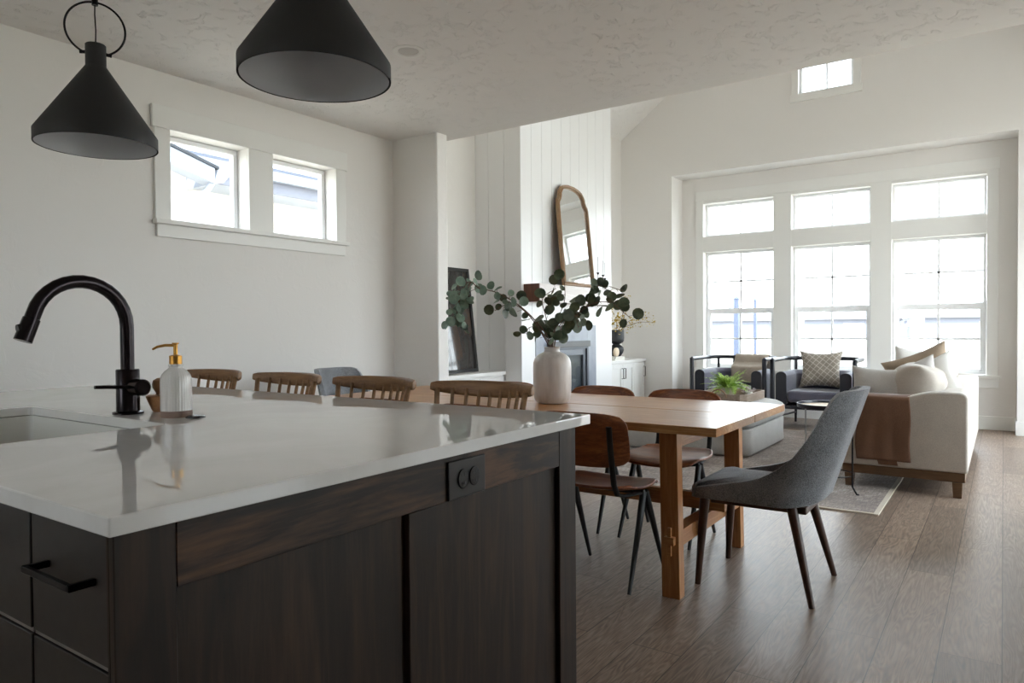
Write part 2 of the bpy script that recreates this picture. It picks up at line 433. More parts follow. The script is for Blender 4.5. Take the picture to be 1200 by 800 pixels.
struct(MB().box((-4.6, -3.2, -.2), (3.4, 9.8, 0)).build('floor', 'floor_planks', smooth=False))
struct(MB().box((-4.6, -4.0, KC), (4.1, 4.53, KC + .16)).build('ceiling', 'ceiling', smooth=False))  # slab carried past the unseen walls as added eaves against the sun
mb = MB()
for s in (-1, 1):
    ov = 2.95 if s < 0 else 3.35; xe = RX + s * ov; ze = zc(-4.4) - (ov - 2.64) * SL; zr = ZE + 2.64 * SL  # right slope lengthened into an unseen eave to keep sun out
    mb.prism([(RX, zr), (xe, ze), (xe, ze + .2), (RX, zr + .2)], XZ, 4.5, 9.3)
struct(mb.build('ceiling_vault', 'ceiling', smooth=False))
LW = [(2.43, 2.985, 1.83, 2.393), (3.18, 3.755, 1.83, 2.395)]
struct(holes(MB(), YZ, -3.2, 4.40, 0, KC + .1, XL, XL - .16, LW).build('wall_left', 'wall', smooth=False))
struct(MB().box((XW - .15, 4.39, 0), (XW, 9.3, 4.3)).build('wall_living_left', 'wall', smooth=False))
struct(MB().box((-4.45, 4.39, 0), (-3.762, 4.525, KC + .05)).build('wall_divider', 'wall', bevel=.012, smooth=True))
struct(MB().box((-4.399, 4.531, KC + .002), (XRW - .001, 4.66, 6.0)).build('wall_above_opening', 'wall', smooth=False))
GW = (-2.045, -1.44, 3.95, 4.50)
mb = MB()
holes(mb, XZ, -4.6, 1.1, 0, 6.0, YF, YF + .13, [(-3.66, .12, 0, 3.175), GW])
mb.box((-3.80, YF + .13, 0), (-3.66, YR + .2, 3.175)); mb.box((.12, YF + .13, 0), (.26, YR + .2, 3.175)); mb.box((-3.80, YF + .13, 3.175), (.26, YR + .2, 3.33))
struct(mb.build('wall_front', 'wall', smooth=False))
WX = [(-3.36, -2.437), (-2.218, -1.31), (-1.088, -.155)]
TZ = (2.38, 2.825); DZ = (.60, 2.172)
hs = [(a, b, *TZ) for a, b in WX] + [(a, b, *DZ) for a, b in WX]
struct(holes(MB(), XZ, -3.66, .12, 0, 3.175, YR, YR + .18, hs).build('wall_front_recess', 'wall', smooth=False))
RW = [(4.95, 6.65, .12, 2.45), (6.95, 8.75, .12, 2.45), (4.95, 6.65, 2.62, 3.55), (6.95, 8.75, 2.62, 3.55)]  # unseen side windows, enlarged and multiplied to brighten the living room
struct(holes(MB(), YZ, 4.53, 9.2, 0, 4.2, XRW, XRW + .15, RW).build('wall_right', 'wall', smooth=False))
KW = [(2.8, 4.2, .12, 2.3)]  # added unseen window, sized to set the kitchen light level
struct(holes(MB(), YZ, -3.2, 4.6, 0, KC + .1, 3.2, 3.35, KW).build('wall_right_kitchen', 'wall', smooth=False))
struct(MB().box((XRW + .15, 4.53, 0), (3.35, 4.66, KC + .1)).build('wall_return', 'wall', smooth=False))
BW = [(-3.2, -1.8, 1.1, 2.1)]  # added window behind the camera, lets extra daylight into the kitchen
struct(holes(MB(), XZ, -4.4, 3.35, 0, KC + .1, -3.0, -3.15, BW).build('wall_back', 'wall', smooth=False))

# baseboards
struct(MB().box((-3.66, YR - .016, 0), (.12, YR, .15)).build('baseboard_front', 'trim', bevel=.004))
struct(MB().box((.104, YF, 0), (.12, YR - .016, .15)).build('baseboard_recess_side', 'trim', bevel=.004))
struct(MB().box((.104, YF - .016, 0), (XRW, YF, .15)).build('baseboard_front_right', 'trim', bevel=.004))
struct(MB().box((-4.03, YF - .016, 0), (-3.655, YF, .15)).build('baseboard_front_left', 'trim', bevel=.004))
struct(MB().box((XRW - .016, 4.66, 0), (XRW, YF - .016, .15)).build('baseboard_right', 'trim', bevel=.004))
struct(MB().box((XL, -3.0, 0), (XL + .016, 4.39, .15)).build('baseboard_left', 'trim', bevel=.004))
struct(MB().box((XL, 4.374, 0), (-3.75, 4.39, .15)).build('baseboard_divider', 'trim', bevel=.004))

NW = [0]
def window(fn, u0, u1, z0, z1, d0, d1, cols=2, rows=1, hung=False, fw=.030):
    """window unit in plane fn(u, z, d); d0 inner face, d1 outer face"""
    NW[0] += 1
    e = .004; u0 += e; u1 -= e; z0 += e; z1 -= e
    mb = MB()
    def ring(a, b, c, d, w, p, q):
        mb.prism([(a, c), (b, c), (b, c + w), (a, c + w)], fn, p, q); mb.prism([(a, d - w), (b, d - w), (b, d), (a, d)], fn, p, q)
        mb.prism([(a, c + w), (a + w, c + w), (a + w, d - w), (a, d - w)], fn, p, q); mb.prism([(b - w, c + w), (b, c + w), (b, d - w), (b - w, d - w)], fn, p, q)
    ring(u0, u1, z0, z1, fw, d0, d1)
    fr = struct(mb.build('window_%d' % NW[0], 'vinyl', bevel=.003))
    s = 1 if d1 > d0 else -1
    gd = (d0 + d1) / 2
    zm = (z0 + z1) / 2
    secs = [(z0 + fw, z1 - fw, gd)] if not hung else [(z0 + fw, zm - .02, gd - s * .012), (zm + .02, z1 - fw, gd + s * .012)]
    if hung:
        r = MB(); r.prism([(u0 + fw, zm - .022), (u1 - fw, zm - .022), (u1 - fw, zm + .022), (u0 + fw, zm + .022)], fn, gd - s * .03, gd + s * .03)
        r.build('meeting_rail', 'vinyl', fr, bevel=.002)
        mb = MB(); ring(u0 + fw, u1 - fw, z0 + fw, zm - .02, .028, gd - s * .03, gd)
        mb.build('lower_sash', 'vinyl', fr, bevel=.002)
    for (za, zb, g) in secs:
        p = MB(); p.prism([(u0 + fw, za), (u1 - fw, za), (u1 - fw, zb), (u0 + fw, zb)], fn, g, g + .004)
        p.build('pane', 'glass', fr, smooth=False)
        m = MB(); w = .0115
        for k in range(1, cols):
            u = u0 + fw + (u1 - u0 - 2 * fw) * k / cols; m.prism([(u - w, za), (u + w, za), (u + w, zb), (u - w, zb)], fn, g - .005, g + .009)
        for k in range(1, rows):
            z = za + (zb - za) * k / rows; m.prism([(u0 + fw, z - w), (u1 - fw, z - w), (u1 - fw, z + w), (u0 + fw, z + w)], fn, g - .005, g + .009)
        if cols > 1 or rows > 1: m.build('muntin', 'vinyl', fr, smooth=False)
    return fr
for (a, b, c, d) in LW: window(YZ, a, b, c, d, XL - .11, XL - .155, 1, 1)
for a, b in WX: window(XZ, a, b, *TZ, YR + .11, YR + .17, 2, 1)
for a, b in WX: window(XZ, a, b, *DZ, YR + .11, YR + .17, 2, 2, True)
window(XZ, *GW, YF + .05, YF + .12, 2, 1)
for h in RW: window(YZ, *h, XRW + .05, XRW + .13, 2, 2, True)  # unseen side windows, enlarged and multiplied for light
for h in KW: window(YZ, *h, 3.25, 3.33, 2, 1)  # added unseen window for kitchen light
for h in BW: window(XZ, *h, -3.05, -3.13, 2, 1)  # added window behind the camera for daylight

# casings
TN = [0]
def trim(mb, **k):
    TN[0] += 1; return struct(mb.build('trim_%d' % TN[0], 'trim', bevel=.003, **k))
mb = MB(); t = XL + .018
mb.prism([(2.315, 2.393), (3.865, 2.393), (3.865, 2.53), (2.315, 2.53)], YZ, XL, t + .006)
for a, b in ((2.33, 2.43), (2.985, 3.18), (3.755, 3.85)): mb.prism([(a, 1.835), (b, 1.835), (b, 2.393), (a, 2.393)], YZ, XL, t)
mb.prism([(2.32, 1.808), (3.86, 1.808), (3.86, 1.835), (2.32, 1.835)], YZ, XL, t + .03)
mb.prism([(2.34, 1.73), (3.84, 1.73), (3.84, 1.808), (2.34, 1.808)], YZ, XL, t)
trim(mb)
mb = MB(); t = YR - .018
mb.prism([(-3.47, 2.86), (-.04, 2.86), (-.04, 2.99), (-3.47, 2.99)], XZ, YR, t)
xs = [-3.46, *[v for p in WX for v in p], -.05]
for i in range(0, 8, 2): mb.prism([(xs[i], .55), (xs[i + 1], .55), (xs[i + 1], 2.86), (xs[i], 2.86)], XZ, YR, t + .002)
for a, b in WX:
    mb.prism([(a, 2.172), (b, 2.172), (b, 2.38), (a, 2.38)], XZ, YR, t + .004); mb.prism([(a, 2.825), (b, 2.825), (b, 2.86), (a, 2.86)], XZ, YR, t + .004)
mb.prism([(-3.49, .57), (-.02, .57), (-.02, .60), (-3.49, .60)], XZ, YR, t - .03)
mb.prism([(-3.47, .46), (-.04, .46), (-.04, .57), (-3.47, .57)], XZ, YR, t)
trim(mb)
mb = MB(); t = YF - .018
for a, b in ((-2.125, -2.045), (-1.44, -1.36)): mb.prism([(a, 3.95), (b, 3.95), (b, 4.50), (a, 4.50)], XZ, YF, t)
mb.prism([(-2.135, 4.50), (-1.35, 4.50), (-1.35, 4.62), (-2.135, 4.62)], XZ, YF, t - .005)
mb.prism([(-2.14, 3.86), (-1.345, 3.86), (-1.345, 3.95), (-2.14, 3.95)], XZ, YF, t - .008)
trim(mb)

# ------------------------------------------------------------------ chimney breast, fireplace
CY0, CY1 = 5.73, 7.66
mb = MB(); mb.box((XW, CY0 + .014, 0), (XB - .014, CY1 - .014, 5.0))
struct(mb.build('wall_chimney', 'shiplap', smooth=False))
mb = MB(); bw = .186; y = CY0
n = 10; w = (CY1 - CY0) / n
F0, F1, FZ = 5.975, 7.25, 1.186
for i in range(n):
    a, b = CY0 + i * w + .0015, CY0 + (i + 1) * w - .0015
    lo = 0
    if a > F0 - w * .5 and b < F1 + w * .5: lo = FZ
    mb.box((XB - .014, a, lo), (XB, b, 5.0))
mb.box((XB - .014, CY0, 0), (XB + .001, F0, FZ)); mb.box((XB - .014, F1, 0), (XB + .001, CY1, FZ))
for i in range(3):
    a = XB - .003 - (i + 1) * w; mb.box((max(a + .0015, XW), CY0, 0), (XB - .003 - i * w - .0015, CY0 + .014, 5.0)); mb.box((max(a + .0015, XW), CY1 - .014, 0), (XB - .003 - i * w - .0015, CY1, 5.0))
struct(mb.build('trim_shiplap_boards', 'shiplap', bevel=.0025, seg=1))

fp = thing('fireplace', 'gas fireplace with dark framed glass front set in a grey tile surround', 'fireplace', (XB, 6.61, 0))
def loc(o, p): return o
mb = MB(); holes(mb, YZ, F0 - 6.61, F1 - 6.61, 0, FZ, -.012, .008, [(-.43, .43, .33, 1.01)]); mb.build('tile_surround', 'hearth_tile', fp, bevel=.002)
mb = MB(); holes(mb, YZ, -.43, .43, .33, 1.01, -.01, .03, [(-.39, .39, .38, .93)]); mb.build('firebox_frame', 'firebox_grey', fp, bevel=.004)
mb = MB(); mb.prism([(-.43, .95), (.43, .95), (.43, 1.015), (-.43, 1.015)], YZ, .028, .05); mb.build('hood', 'firebox_dark', fp, bevel=.004)
mb = MB(); holes(mb, YZ, -.39, .39, .38, .93, -.02, .012, [(-.33, .33, .43, .86)]); mb.build('inner_frame', 'firebox_grey', fp, bevel=.003)
mb = MB(); mb.box((-.012, -.33, .43), (-.006, .33, .86)); mb.build('glass_front', 'glass', fp, smooth=False)
mb = MB(); mb.box((-.013, -.35, .41), (-.0125, .35, .88)); mb.build('firebox_liner', 'firebox_liner', fp, smooth=False)

mt = thing('mantel_shelf', 'thick box mantel shelf of brown wood, front coloured pale as glare, above the fireplace', 'mantel shelf', (XB, 6.69, 1.41))
mb = MB(); mb.box((0.001, -.905, 0), (.18, .915, .18)); mb.build('beam', 'mantel_glare', mt, bevel=.004)  # glare on the brown beam is put into its colour
mb = MB(); mb.box((0.001, -.92, .002), (.178, -.906, .178)); tag(mb.build('brown_end', 'mantel_brown', mt, bevel=.002), 'brown wooden end')

def builtin(name, label, y0, y1, nd, hs_flip):
    t = thing(name, label, 'cabinet', (XW, (y0 + y1) / 2, 0), 0, None)
    h = (y1 - y0) / 2
    mb = MB(); mb.box((.001, -h, .08), (.335, h, .70)); mb.box((.001, -h, 0), (.28, h, .08)); mb.build('body', 'cab_white', t, bevel=.002)
    mb = MB(); mb.box((.001, -h, .702), (.375, h, .737)); mb.build('countertop', 'cab_white', t, bevel=.004)
    w = (2 * h - .03) / nd
    for i in range(nd):
        a = -h + .015 + i * w + .003; b = a + w - .006
        d = MB(); d.box((.336, a, .10), (.348, b, .685))
        for p, q in (((.348, a, .10), (.356, a + .055, .685)), ((.348, b - .055, .10), (.356, b, .685)), ((.348, a + .055, .10), (.356, b - .055, .155)), ((.348, a + .055, .63), (.356, b - .055, .685))): d.box(p, q)
        door = d.build('door', 'cab_white', t, bevel=.0015)
        yy = (b - .03) if i % 2 == hs_flip else (a + .03)
        hd = MB(); hd.tube([(.357, yy, .50), (.382, yy, .50), (.382, yy, .63), (.357, yy, .63)], .005, 8); hd.build('handle', 'black_metal', door)
    return t
builtin('built_in_cabinet', 'low white built-in cabinet left of the fireplace, partly behind the dividing wall', 4.54, 5.715, 3, 0)
builtin('built_in_cabinet', 'low white built-in cabinet with black pulls between fireplace and window wall', 7.675, 9.05, 4, 1)

# mirror
def mirror():
    t = thing('wall_mirror', 'tall arched mirror in a carved gilded wood frame leaning above the mantel', 'mirror', (XB + .115, 6.655, 1.5905))
    t.rotation_euler = (0, R(-5.2), R(3))
    H = 1.09; W = .375
    half = [(.375, 0), (.372, .45), (.366, .86), (.350, .895), (.318, .925), (.305, .955), (.300, .985), (.270, 1.02), (.235, 1.05), (.17, 1.072), (.07, 1.088)]
    outer = half + [(-u, v) for u, v in half[::-1]]
    def inset(poly, d):
        n = len(poly); out = []
        for i in range(n):
            p0, p1, p2 = Vector(poly[i - 1]), Vector(poly[i]), Vector(poly[(i + 1) % n])
            e1 = (p1 - p0).normalized(); e2 = (p2 - p1).normalized()
            n1 = Vector((-e1.y, e1.x)); n2 = Vector((-e2.y, e2.x)); b = (n1 + n2).normalized()
            out.append(p1 + b * d / max(.5, b.dot(n1)))
        return out
    prof = [(0, 0), (0, .018), (.010, .028), (.020, .022), (.026, .030), (.036, .034), (.046, .022), (.050, .008), (.050, 0)]
    mb = MB(); rings = []
    for d, x in prof:
        rings.append([mb.bm.verts.new((x, p[0], p[1])) for p in inset(outer, d)])
    n = len(outer)
    for A, B in list(zip(rings, rings[1:])) + [(rings[-1], rings[0])]:
        for i in range(n): mb.bm.faces.new([A[i], A[(i + 1) % n], B[(i + 1) % n], B[i]])
    mb.build('frame', 'mirror_gilt', t, angle=50)
    mb = MB(); mb.prism([tuple(p) for p in inset(outer, .047)], YZ, .004, .009); mb.build('mirror_glass', 'mirror_glass', t, smooth=False)
mirror()

def candlestick(y, x, cup, top, label):
    t = thing('candlestick', label, 'candlestick', (x, y, 1.5905), 0, 'slim candlesticks on the mantel')
    MB().lathe([(0, 0), (.028, 0), (.028, .004), (.006, .010), (.003, .016), (.003, cup - .03), (.006, cup - .022), (.018, cup), (.015, cup), (.0, cup - .008)], seg=16).build('stand', 'matte_black', t)
    MB().lathe([(0, cup - .006), (.0045, cup - .006), (.0035, top), (0, top + .003)], seg=10).build('candle', 'candle_wax', t)
candlestick(7.11, -3.74, .185, .36, 'leftmost slim candlestick with pale taper beside the mirror')
candlestick(7.20, -3.70, .125, .30, 'shortest candlestick with pale taper, between the other two beside the mirror')
candlestick(7.27, -3.76, .17, .33, 'rightmost slim candlestick with pale taper on the mantel')

# framed picture leaning on the left wall
t = thing('framed_picture', 'large dark abstract picture in thin black frame leaning on the left cabinet', 'picture', (XW + .14, 5.14, .7375))
t.rotation_euler = (0, R(-6.5), 0)
mb = MB(); holes(mb, YZ, -.40, .40, 0, 1.01, 0, .03, [(-.37, .37, .03, .98)]); mb.build('frame', 'matte_black', t, bevel=.002)
MB().box((.006, -.37, .03), (.014, .37, .98)).build('canvas', 'art_canvas', t, smooth=False)

# black sculptural vase and yellow dried branches on the right cabinet
bv = thing('black_vase', 'matte black vase with a cup stacked over a rounded foot on the right cabinet', 'vase', (-4.17, 8.43, .7375 + .047))
pr = [(0, 0), (.055, 0), (.062, .01), (.085, .04), (.098, .08), (.092, .115), (.06, .145), (.042, .155), (.05, .165), (.085, .18), (.1, .20), (.103, .235), (.103, .345), (.098, .345), (.095, .24), (.06, .19), (0, .185)]
MB().lathe(pr, seg=36).build('body', 'stone_dark', bv)
for i, (a, b, c) in enumerate(((.0, .022, 0), (.0235, .046, 4))):
    bk = thing('book', ['lower pale book under the black vase on the right cabinet', 'upper pale book directly under the black vase'][i], 'book', (-4.19, 8.36, .7375 + a), R(c - 90), 'pale books under the black vase')
    h = b - a
    mb = MB(); mb.box((-.15, -.11, 0), (.15, .11, .003)); mb.box((-.15, -.11, h - .003), (.15, .11, h)); mb.box((-.15, -.11, .003), (-.146, .11, h - .003)); mb.build('cover', 'pot_white', bk)
    MB().box((-.1455, -.105, .0035), (.145, .105, h - .0035)).build('pages', 'paper', bk)
rb = thing('bead_ornament', 'round pale wooden ornament in front of the black vase', 'ornament', (-4.09, 8.265, .7375 + .0465))
MB().lathe([(.0 , -.03), (.03, -.028), (.055, -.015), (.06, 0), (.055, .015), (.03, .028), (0, .03)], (0, 0, 0), 28, Matrix.Translation((0, 0, .06)) @ Matrix.Rotation(R(90), 4, 'Y')).build('disc', 'pale_round', rb)

def sprig(name, label, pts, leafmat, group, nl, lr, spread):
    base = Vector(pts[0]); t = thing(name, label, 'dried branch', base, 0, group)
    P = [Vector(p) - base for p in pts]
    mb = MB(); mb.tube(P, [.003] * (len(P) - 1) + [.0012], 6); mb.build('stem', 'stem_brown', t)
    mb = MB()
    for k in range(nl):
        u = .3 + .7 * rnd.random(); i = min(int(u * (len(P) - 1)), len(P) - 2); f = u * (len(P) - 1) - i
        c = P[i].lerp(P[i + 1], f) + Vector([rnd.gauss(0, spread) for _ in range(3)])
        Mx = Matrix.Translation(c) @ Euler([rnd.uniform(0, 6) for _ in range(3)]).to_matrix().to_4x4()
        r = lr * rnd.uniform(.6, 1.2)
        vs = [mb.bm.verts.new(Mx @ Vector(q)) for q in ((0, -r, 0), (r * .5, 0, r * .25), (0, r, 0), (-r * .5, 0, r * .2))]
        mb.bm.faces.new(vs)
    mb.build('leaves', leafmat, t, smooth=False)
z0 = (-4.16, 8.43, 1.0)
sprig('dried_branch', 'upright dried yellow branch rising highest from the black vase', [z0, (-4.1, 8.40, 1.2), (-4.02, 8.36, 1.4), (-3.99, 8.33, 1.56)], 'leaf_tan', 'dried branches in the black vase', 70, .018, .03)
sprig('dried_branch', 'long dried branch reaching right towards the windows', [z0, (-4.05, 8.44, 1.17), (-3.86, 8.47, 1.23), (-3.66, 8.53, 1.22)], 'leaf_tan', 'dried branches in the black vase', 90, .016, .035)
sprig('dried_branch', 'dried branch arching right just above the longest one', [z0, (-4.05, 8.42, 1.2), (-3.9, 8.42, 1.29), (-3.72, 8.46, 1.29)], 'leaf_tan', 'dried branches in the black vase', 70, .015, .035)
sprig('dried_branch', 'short bright yellow tuft at the rim of the black vase', [z0, (-4.14, 8.38, 1.18), (-4.12, 8.34, 1.32)], 'leaf_yellow', 'dried branches in the black vase', 80, .026, .045)

# ------------------------------------------------------------------ kitchen island
IX0, IX1, IY0, IY1, IZ = -3.29, -.93, .445, 1.72, .915
t = thing('island_end_panel', 'dark stained knotty wood end panel of the island with two recessed fields', 'panel', (-.955, 0, 0))
zt = IZ - .0272
MB().box((-.019, .462, 0), (-.014, 1.68, zt)).build('back_board', 'stain_z', t, smooth=False)
for a, b in ((.462, .548), (1.022, 1.105), (1.595, 1.68)):
    top = zt if b < .6 or a > 1.5 else .79
    tag(MB().box((-.0139, a, 0), (0, b, top)).build('stile', 'stain_z', t, bevel=.0015, seg=1), None)
MB().box((-.0139, .5485, .79), (-.0002, 1.5945, zt)).build('top_rail', 'stain_y', t, bevel=.0015, seg=1)
for a, b in ((.5485, 1.0215), (1.1055, 1.5945)): MB().box((-.0139, a, 0), (-.0004, b, .10)).build('bottom_rail', 'stain_y', t, bevel=.0015, seg=1)
# island cabinets facing the cook
def island_cab(x0, x1, label, group=None, doors=False):
    w = x1 - x0; t = thing('island_cabinet', label, 'cabinet', ((x0 + x1) / 2, .48, 0), 0)
    mb = MB(); mb.box((-w / 2, .02, .10), (w / 2, .84, zt - (.30 if doors else .001))); mb.box((-w / 2, .08, 0), (w / 2, .80, .10))
    if doors: mb.box((-w / 2, .02, zt - .30), (-w / 2 + .018, .84, zt - .001)); mb.box((w / 2 - .018, .02, zt - .30), (w / 2, .84, zt - .001)); mb.box((-w / 2 + .018, .56, zt - .30), (w / 2 - .018, .84, zt - .001)); mb.box((-w / 2 + .018, .02, zt - .30), (w / 2 - .018, .035, zt - .001))
    mb.build('body', 'drawer_dark', t)
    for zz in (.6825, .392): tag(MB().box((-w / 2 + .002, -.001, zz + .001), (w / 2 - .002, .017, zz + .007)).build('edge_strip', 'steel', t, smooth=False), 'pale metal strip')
    for z0, z1 in ((.6905, .878), (.40, .6815), (.11, .391)):
        d = MB().box((-w / 2 + .0025, -.004, z0), (w / 2 - .0025, .018, z1)).build('drawer', 'drawer_dark', t, bevel=.0015)
        hh = min(.075, w / 2 - .05); zc_ = z0 + (z1 - z0) * .58
        mb = MB(); mb.box((-hh, -.040, zc_), (hh, -.033, zc_ + .010)); mb.box((-hh, -.040, zc_ - .0), (-hh + .009, -.0045, zc_ + .010)); mb.box((hh - .009, -.040, zc_), (hh, -.0045, zc_ + .010))
        mb.build('handle', 'black_metal', d, bevel=.001)
    return t
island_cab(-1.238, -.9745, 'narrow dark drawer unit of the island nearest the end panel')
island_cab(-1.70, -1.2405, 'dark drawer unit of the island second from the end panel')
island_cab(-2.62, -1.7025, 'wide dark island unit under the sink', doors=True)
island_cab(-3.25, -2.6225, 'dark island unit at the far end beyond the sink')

# outlet on the end panel
t = thing('power_outlet', 'black double power outlet in the dark wooden end panel', 'outlet', (-.9545, 1.20, .832))
MB().box((0, -.063, -.041), (.006, .063, .041)).build('cover_plate', 'outlet_black', t, bevel=.002)
for yy in (-.018, .021):
    mb = MB()
    poly = [(yy + .0165 * math.cos(a) * 1.0, .021 * math.sin(a)) for a in [2 * PI * k / 24 for k in range(24)]]
    mb.prism(poly, YZ, .0062, .0095); r = mb.build('receptacle', 'plastic_black', t, bevel=.001)
    mb = MB()
    for zz in (-.009, .009):
        mb.box((.0097, yy - .006, zz - .003), (.0101, yy - .0045, zz + .003)); mb.box((.0097, yy + .0045, zz - .003), (.0101, yy + .006, zz + .003))
    mb.build('slots', 'outlet_black', r, smooth=False)

# countertop with sink cut-out (rounded corners)
SX0, SX1, SY0, SY1 = -2.54, -1.745, .565, .985
hole = rrect(SX0, SY0, SX1, SY1, .02, 4)
def ring_slab(outer, inner, z0, z1):
    """flat slab with a hole: outer CCW box corners, inner CCW polygon"""
    mb = MB(); bm = mb.bm
    n = len(inner)
    def proj_out(p):
        cx, cy = (SX0 + SX1) / 2, (SY0 + SY1) / 2
        return p
    for z, flip in ((z0, True), (z1, False)):
        ov = [bm.verts.new((x, y, z)) for x, y in outer]; iv = [bm.verts.new((x, y, z)) for x, y in inner]
        es = [bm.edges.new((ov[i], ov[(i + 1) % 4])) for i in range(4)] + [bm.edges.new((iv[i], iv[(i + 1) % n])) for i in range(n)]
        bmesh.ops.triangle_fill(bm, use_beauty=True, edges=es)
        if z == z0: A, B = ov, iv
        else: A2, B2 = ov, iv
    for P, Q in ((A, A2), (B, B2)):
        for i in range(len(P)): bm.faces.new([P[i], P[(i + 1) % len(P)], Q[(i + 1) % len(P)], Q[i]])
    return mb
mb = ring_slab([(IX0, IY0), (IX1, IY0), (IX1, IY1), (IX0, IY1)], hole, IZ - .0265, IZ)
tag(mb.build('island_countertop', 'quartz', bevel=.0025, seg=2, smooth=False), 'long white polished quartz worktop of the island', 'countertop')
# sink
t = thing('kitchen_sink', 'white undermount sink basin in the island worktop', 'sink', ((SX0 + SX1) / 2, (SY0 + SY1) / 2, IZ - .0275))
def sink():
    mb = MB(); cx, cy = (SX0 + SX1) / 2, (SY0 + SY1) / 2; levels = [(.012, 0, .02), (-.002, 0, .02), (-.006, -.19, .03), (-.03, -.21, .05)]
    rings = []
    lv = [(.03, -.0005, .03), (.0, -.0005, .02), (-.004, -.19, .035), (-.03, -.212, .05)]
    for e, z, r in lv:
        p = rrect(SX0 - cx - e, SY0 - cy - e, SX1 - cx + e, SY1 - cy + e, r, 5); rings.append([mb.bm.verts.new((x, y, z)) for x, y in p])
    lo = [(.006, -.002, .03), (.006, -.2, .03), (-.02, -.222, .05)][::-1]
    for A, B in zip(rings, rings[1:]):
        n = len(A)
        for i in range(n): mb.bm.faces.new([A[i], A[(i + 1) % n], B[(i + 1) % n], B[i]])
    mb.bm.faces.new(rings[-1])
    mb.build('basin', 'sink_white', t, angle=60)
    MB().lathe([(0, .002), (.03, .002), (.042, .004), (.044, .001)], (0, 0, -.2118), 24).build('drain', 'steel', t)
sink()

# faucet
FX = -2.07
t = thing('kitchen_faucet', 'dark bronze gooseneck pull-down faucet beside the sink', 'faucet', (FX, 1.05, IZ))
MB().lathe([(0, 0), (.041, 0), (.041, .006), (.036, .008), (.031, .009), (.031, .125), (.029, .128), (0, .128)], seg=32).build('body', 'bronze', t)
pts = [(0, 0, .126), (0, 0, .20), (0, 0, .245)] + [(0, -.121 + .121 * math.cos(R(a)), .252 + .121 * math.sin(R(a))) for a in range(0, 166, 11)]
MB().tube(pts, .0182, 18).build('spout', 'bronze', t)
e = Vector(pts[-1]); d = (e - Vector(pts[-2])).normalized()
sh = MB().tube([e + d * .001, e + d * .012, e + d * .014, e + d * .075], [.0182, .0182, .0205, .0215], 18).build('spray_head', 'bronze', t)
c = e + d * .035
MB().tube([c + Vector((0, -.014, -.004)), c + Vector((0, -.026, -.006))], [.013, .011], 14).build('spray_button', 'plastic_black', sh)
hd = MB().tube([(.025, 0, .078), (.04, 0, .078), (.042, 0, .078), (.082, 0, .078), (.088, 0, .078)], [.020, .020, .0235, .0235, .018], 20).build('handle_hub', 'bronze', t)
MB().tube([(.052, -.018, .080), (.052, -.115, .086)], [.0058, .0050], 10).build('lever', 'bronze', hd)

# soap bottle
t = thing('soap_dispenser', 'ribbed white ceramic soap bottle with tan base and brass pump', 'soap dispenser', (-1.88, 1.085, IZ))
MB().lathe([(0, .018), (.0405, .018), (.0405, .098), (.0395, .108), (.036, .117), (.029, .126), (.021, .132), (.0172, .136), (.0172, .139), (.0192, .141), (.0185, .145), (0, .145)], seg=48).build('bottle', 'soap_glaze', t)
MB().lathe([(0, 0), (.039, 0), (.0408, .004), (.0408, .0175), (0, .0175)], seg=40).build('clay_base', 'soap_clay', t)
p = MB().lathe([(0, .1455), (.0165, .1455), (.0165, .168), (.012, .170), (.0055, .171), (.0055, .199), (.009, .201), (.009, .204), (0, .204)], seg=24).build('pump', 'brass', t)
MB().tube([(0, 0, .197), (-.03, -.012, .197), (-.052, -.022, .193), (-.066, -.028, .186)], [.0045, .004, .0036, .003], 10).build('nozzle', 'brass', p)
t = thing('dish_brush', 'round wooden dish brush with ball knob behind the soap bottle', 'brush', (-2.045, 1.135, IZ))
MB().lathe([(0, 0), (.022, 0), (.027, .006), (.041, .040), (.0425, .046), (.040, .048), (.018, .050), (0, .050)], seg=32).build('block', 'brush_wood', t)
MB().lathe([(0, .0502), (.016, .0502), (.015, .055), (.024, .070), (.0255, .080), (.022, .092), (.012, .098), (0, .099)], seg=28).build('knob', 'brush_wood', t)
tag(MB().lathe([(0, 0), (.0255, 0), (.0255, .003), (.020, .006), (0, .007)], seg=28).build('air_switch_button', 'plastic_black', loc=(-1.812, 1.10, IZ)), 'small flat black button on the worktop right of the soap bottle', 'button')

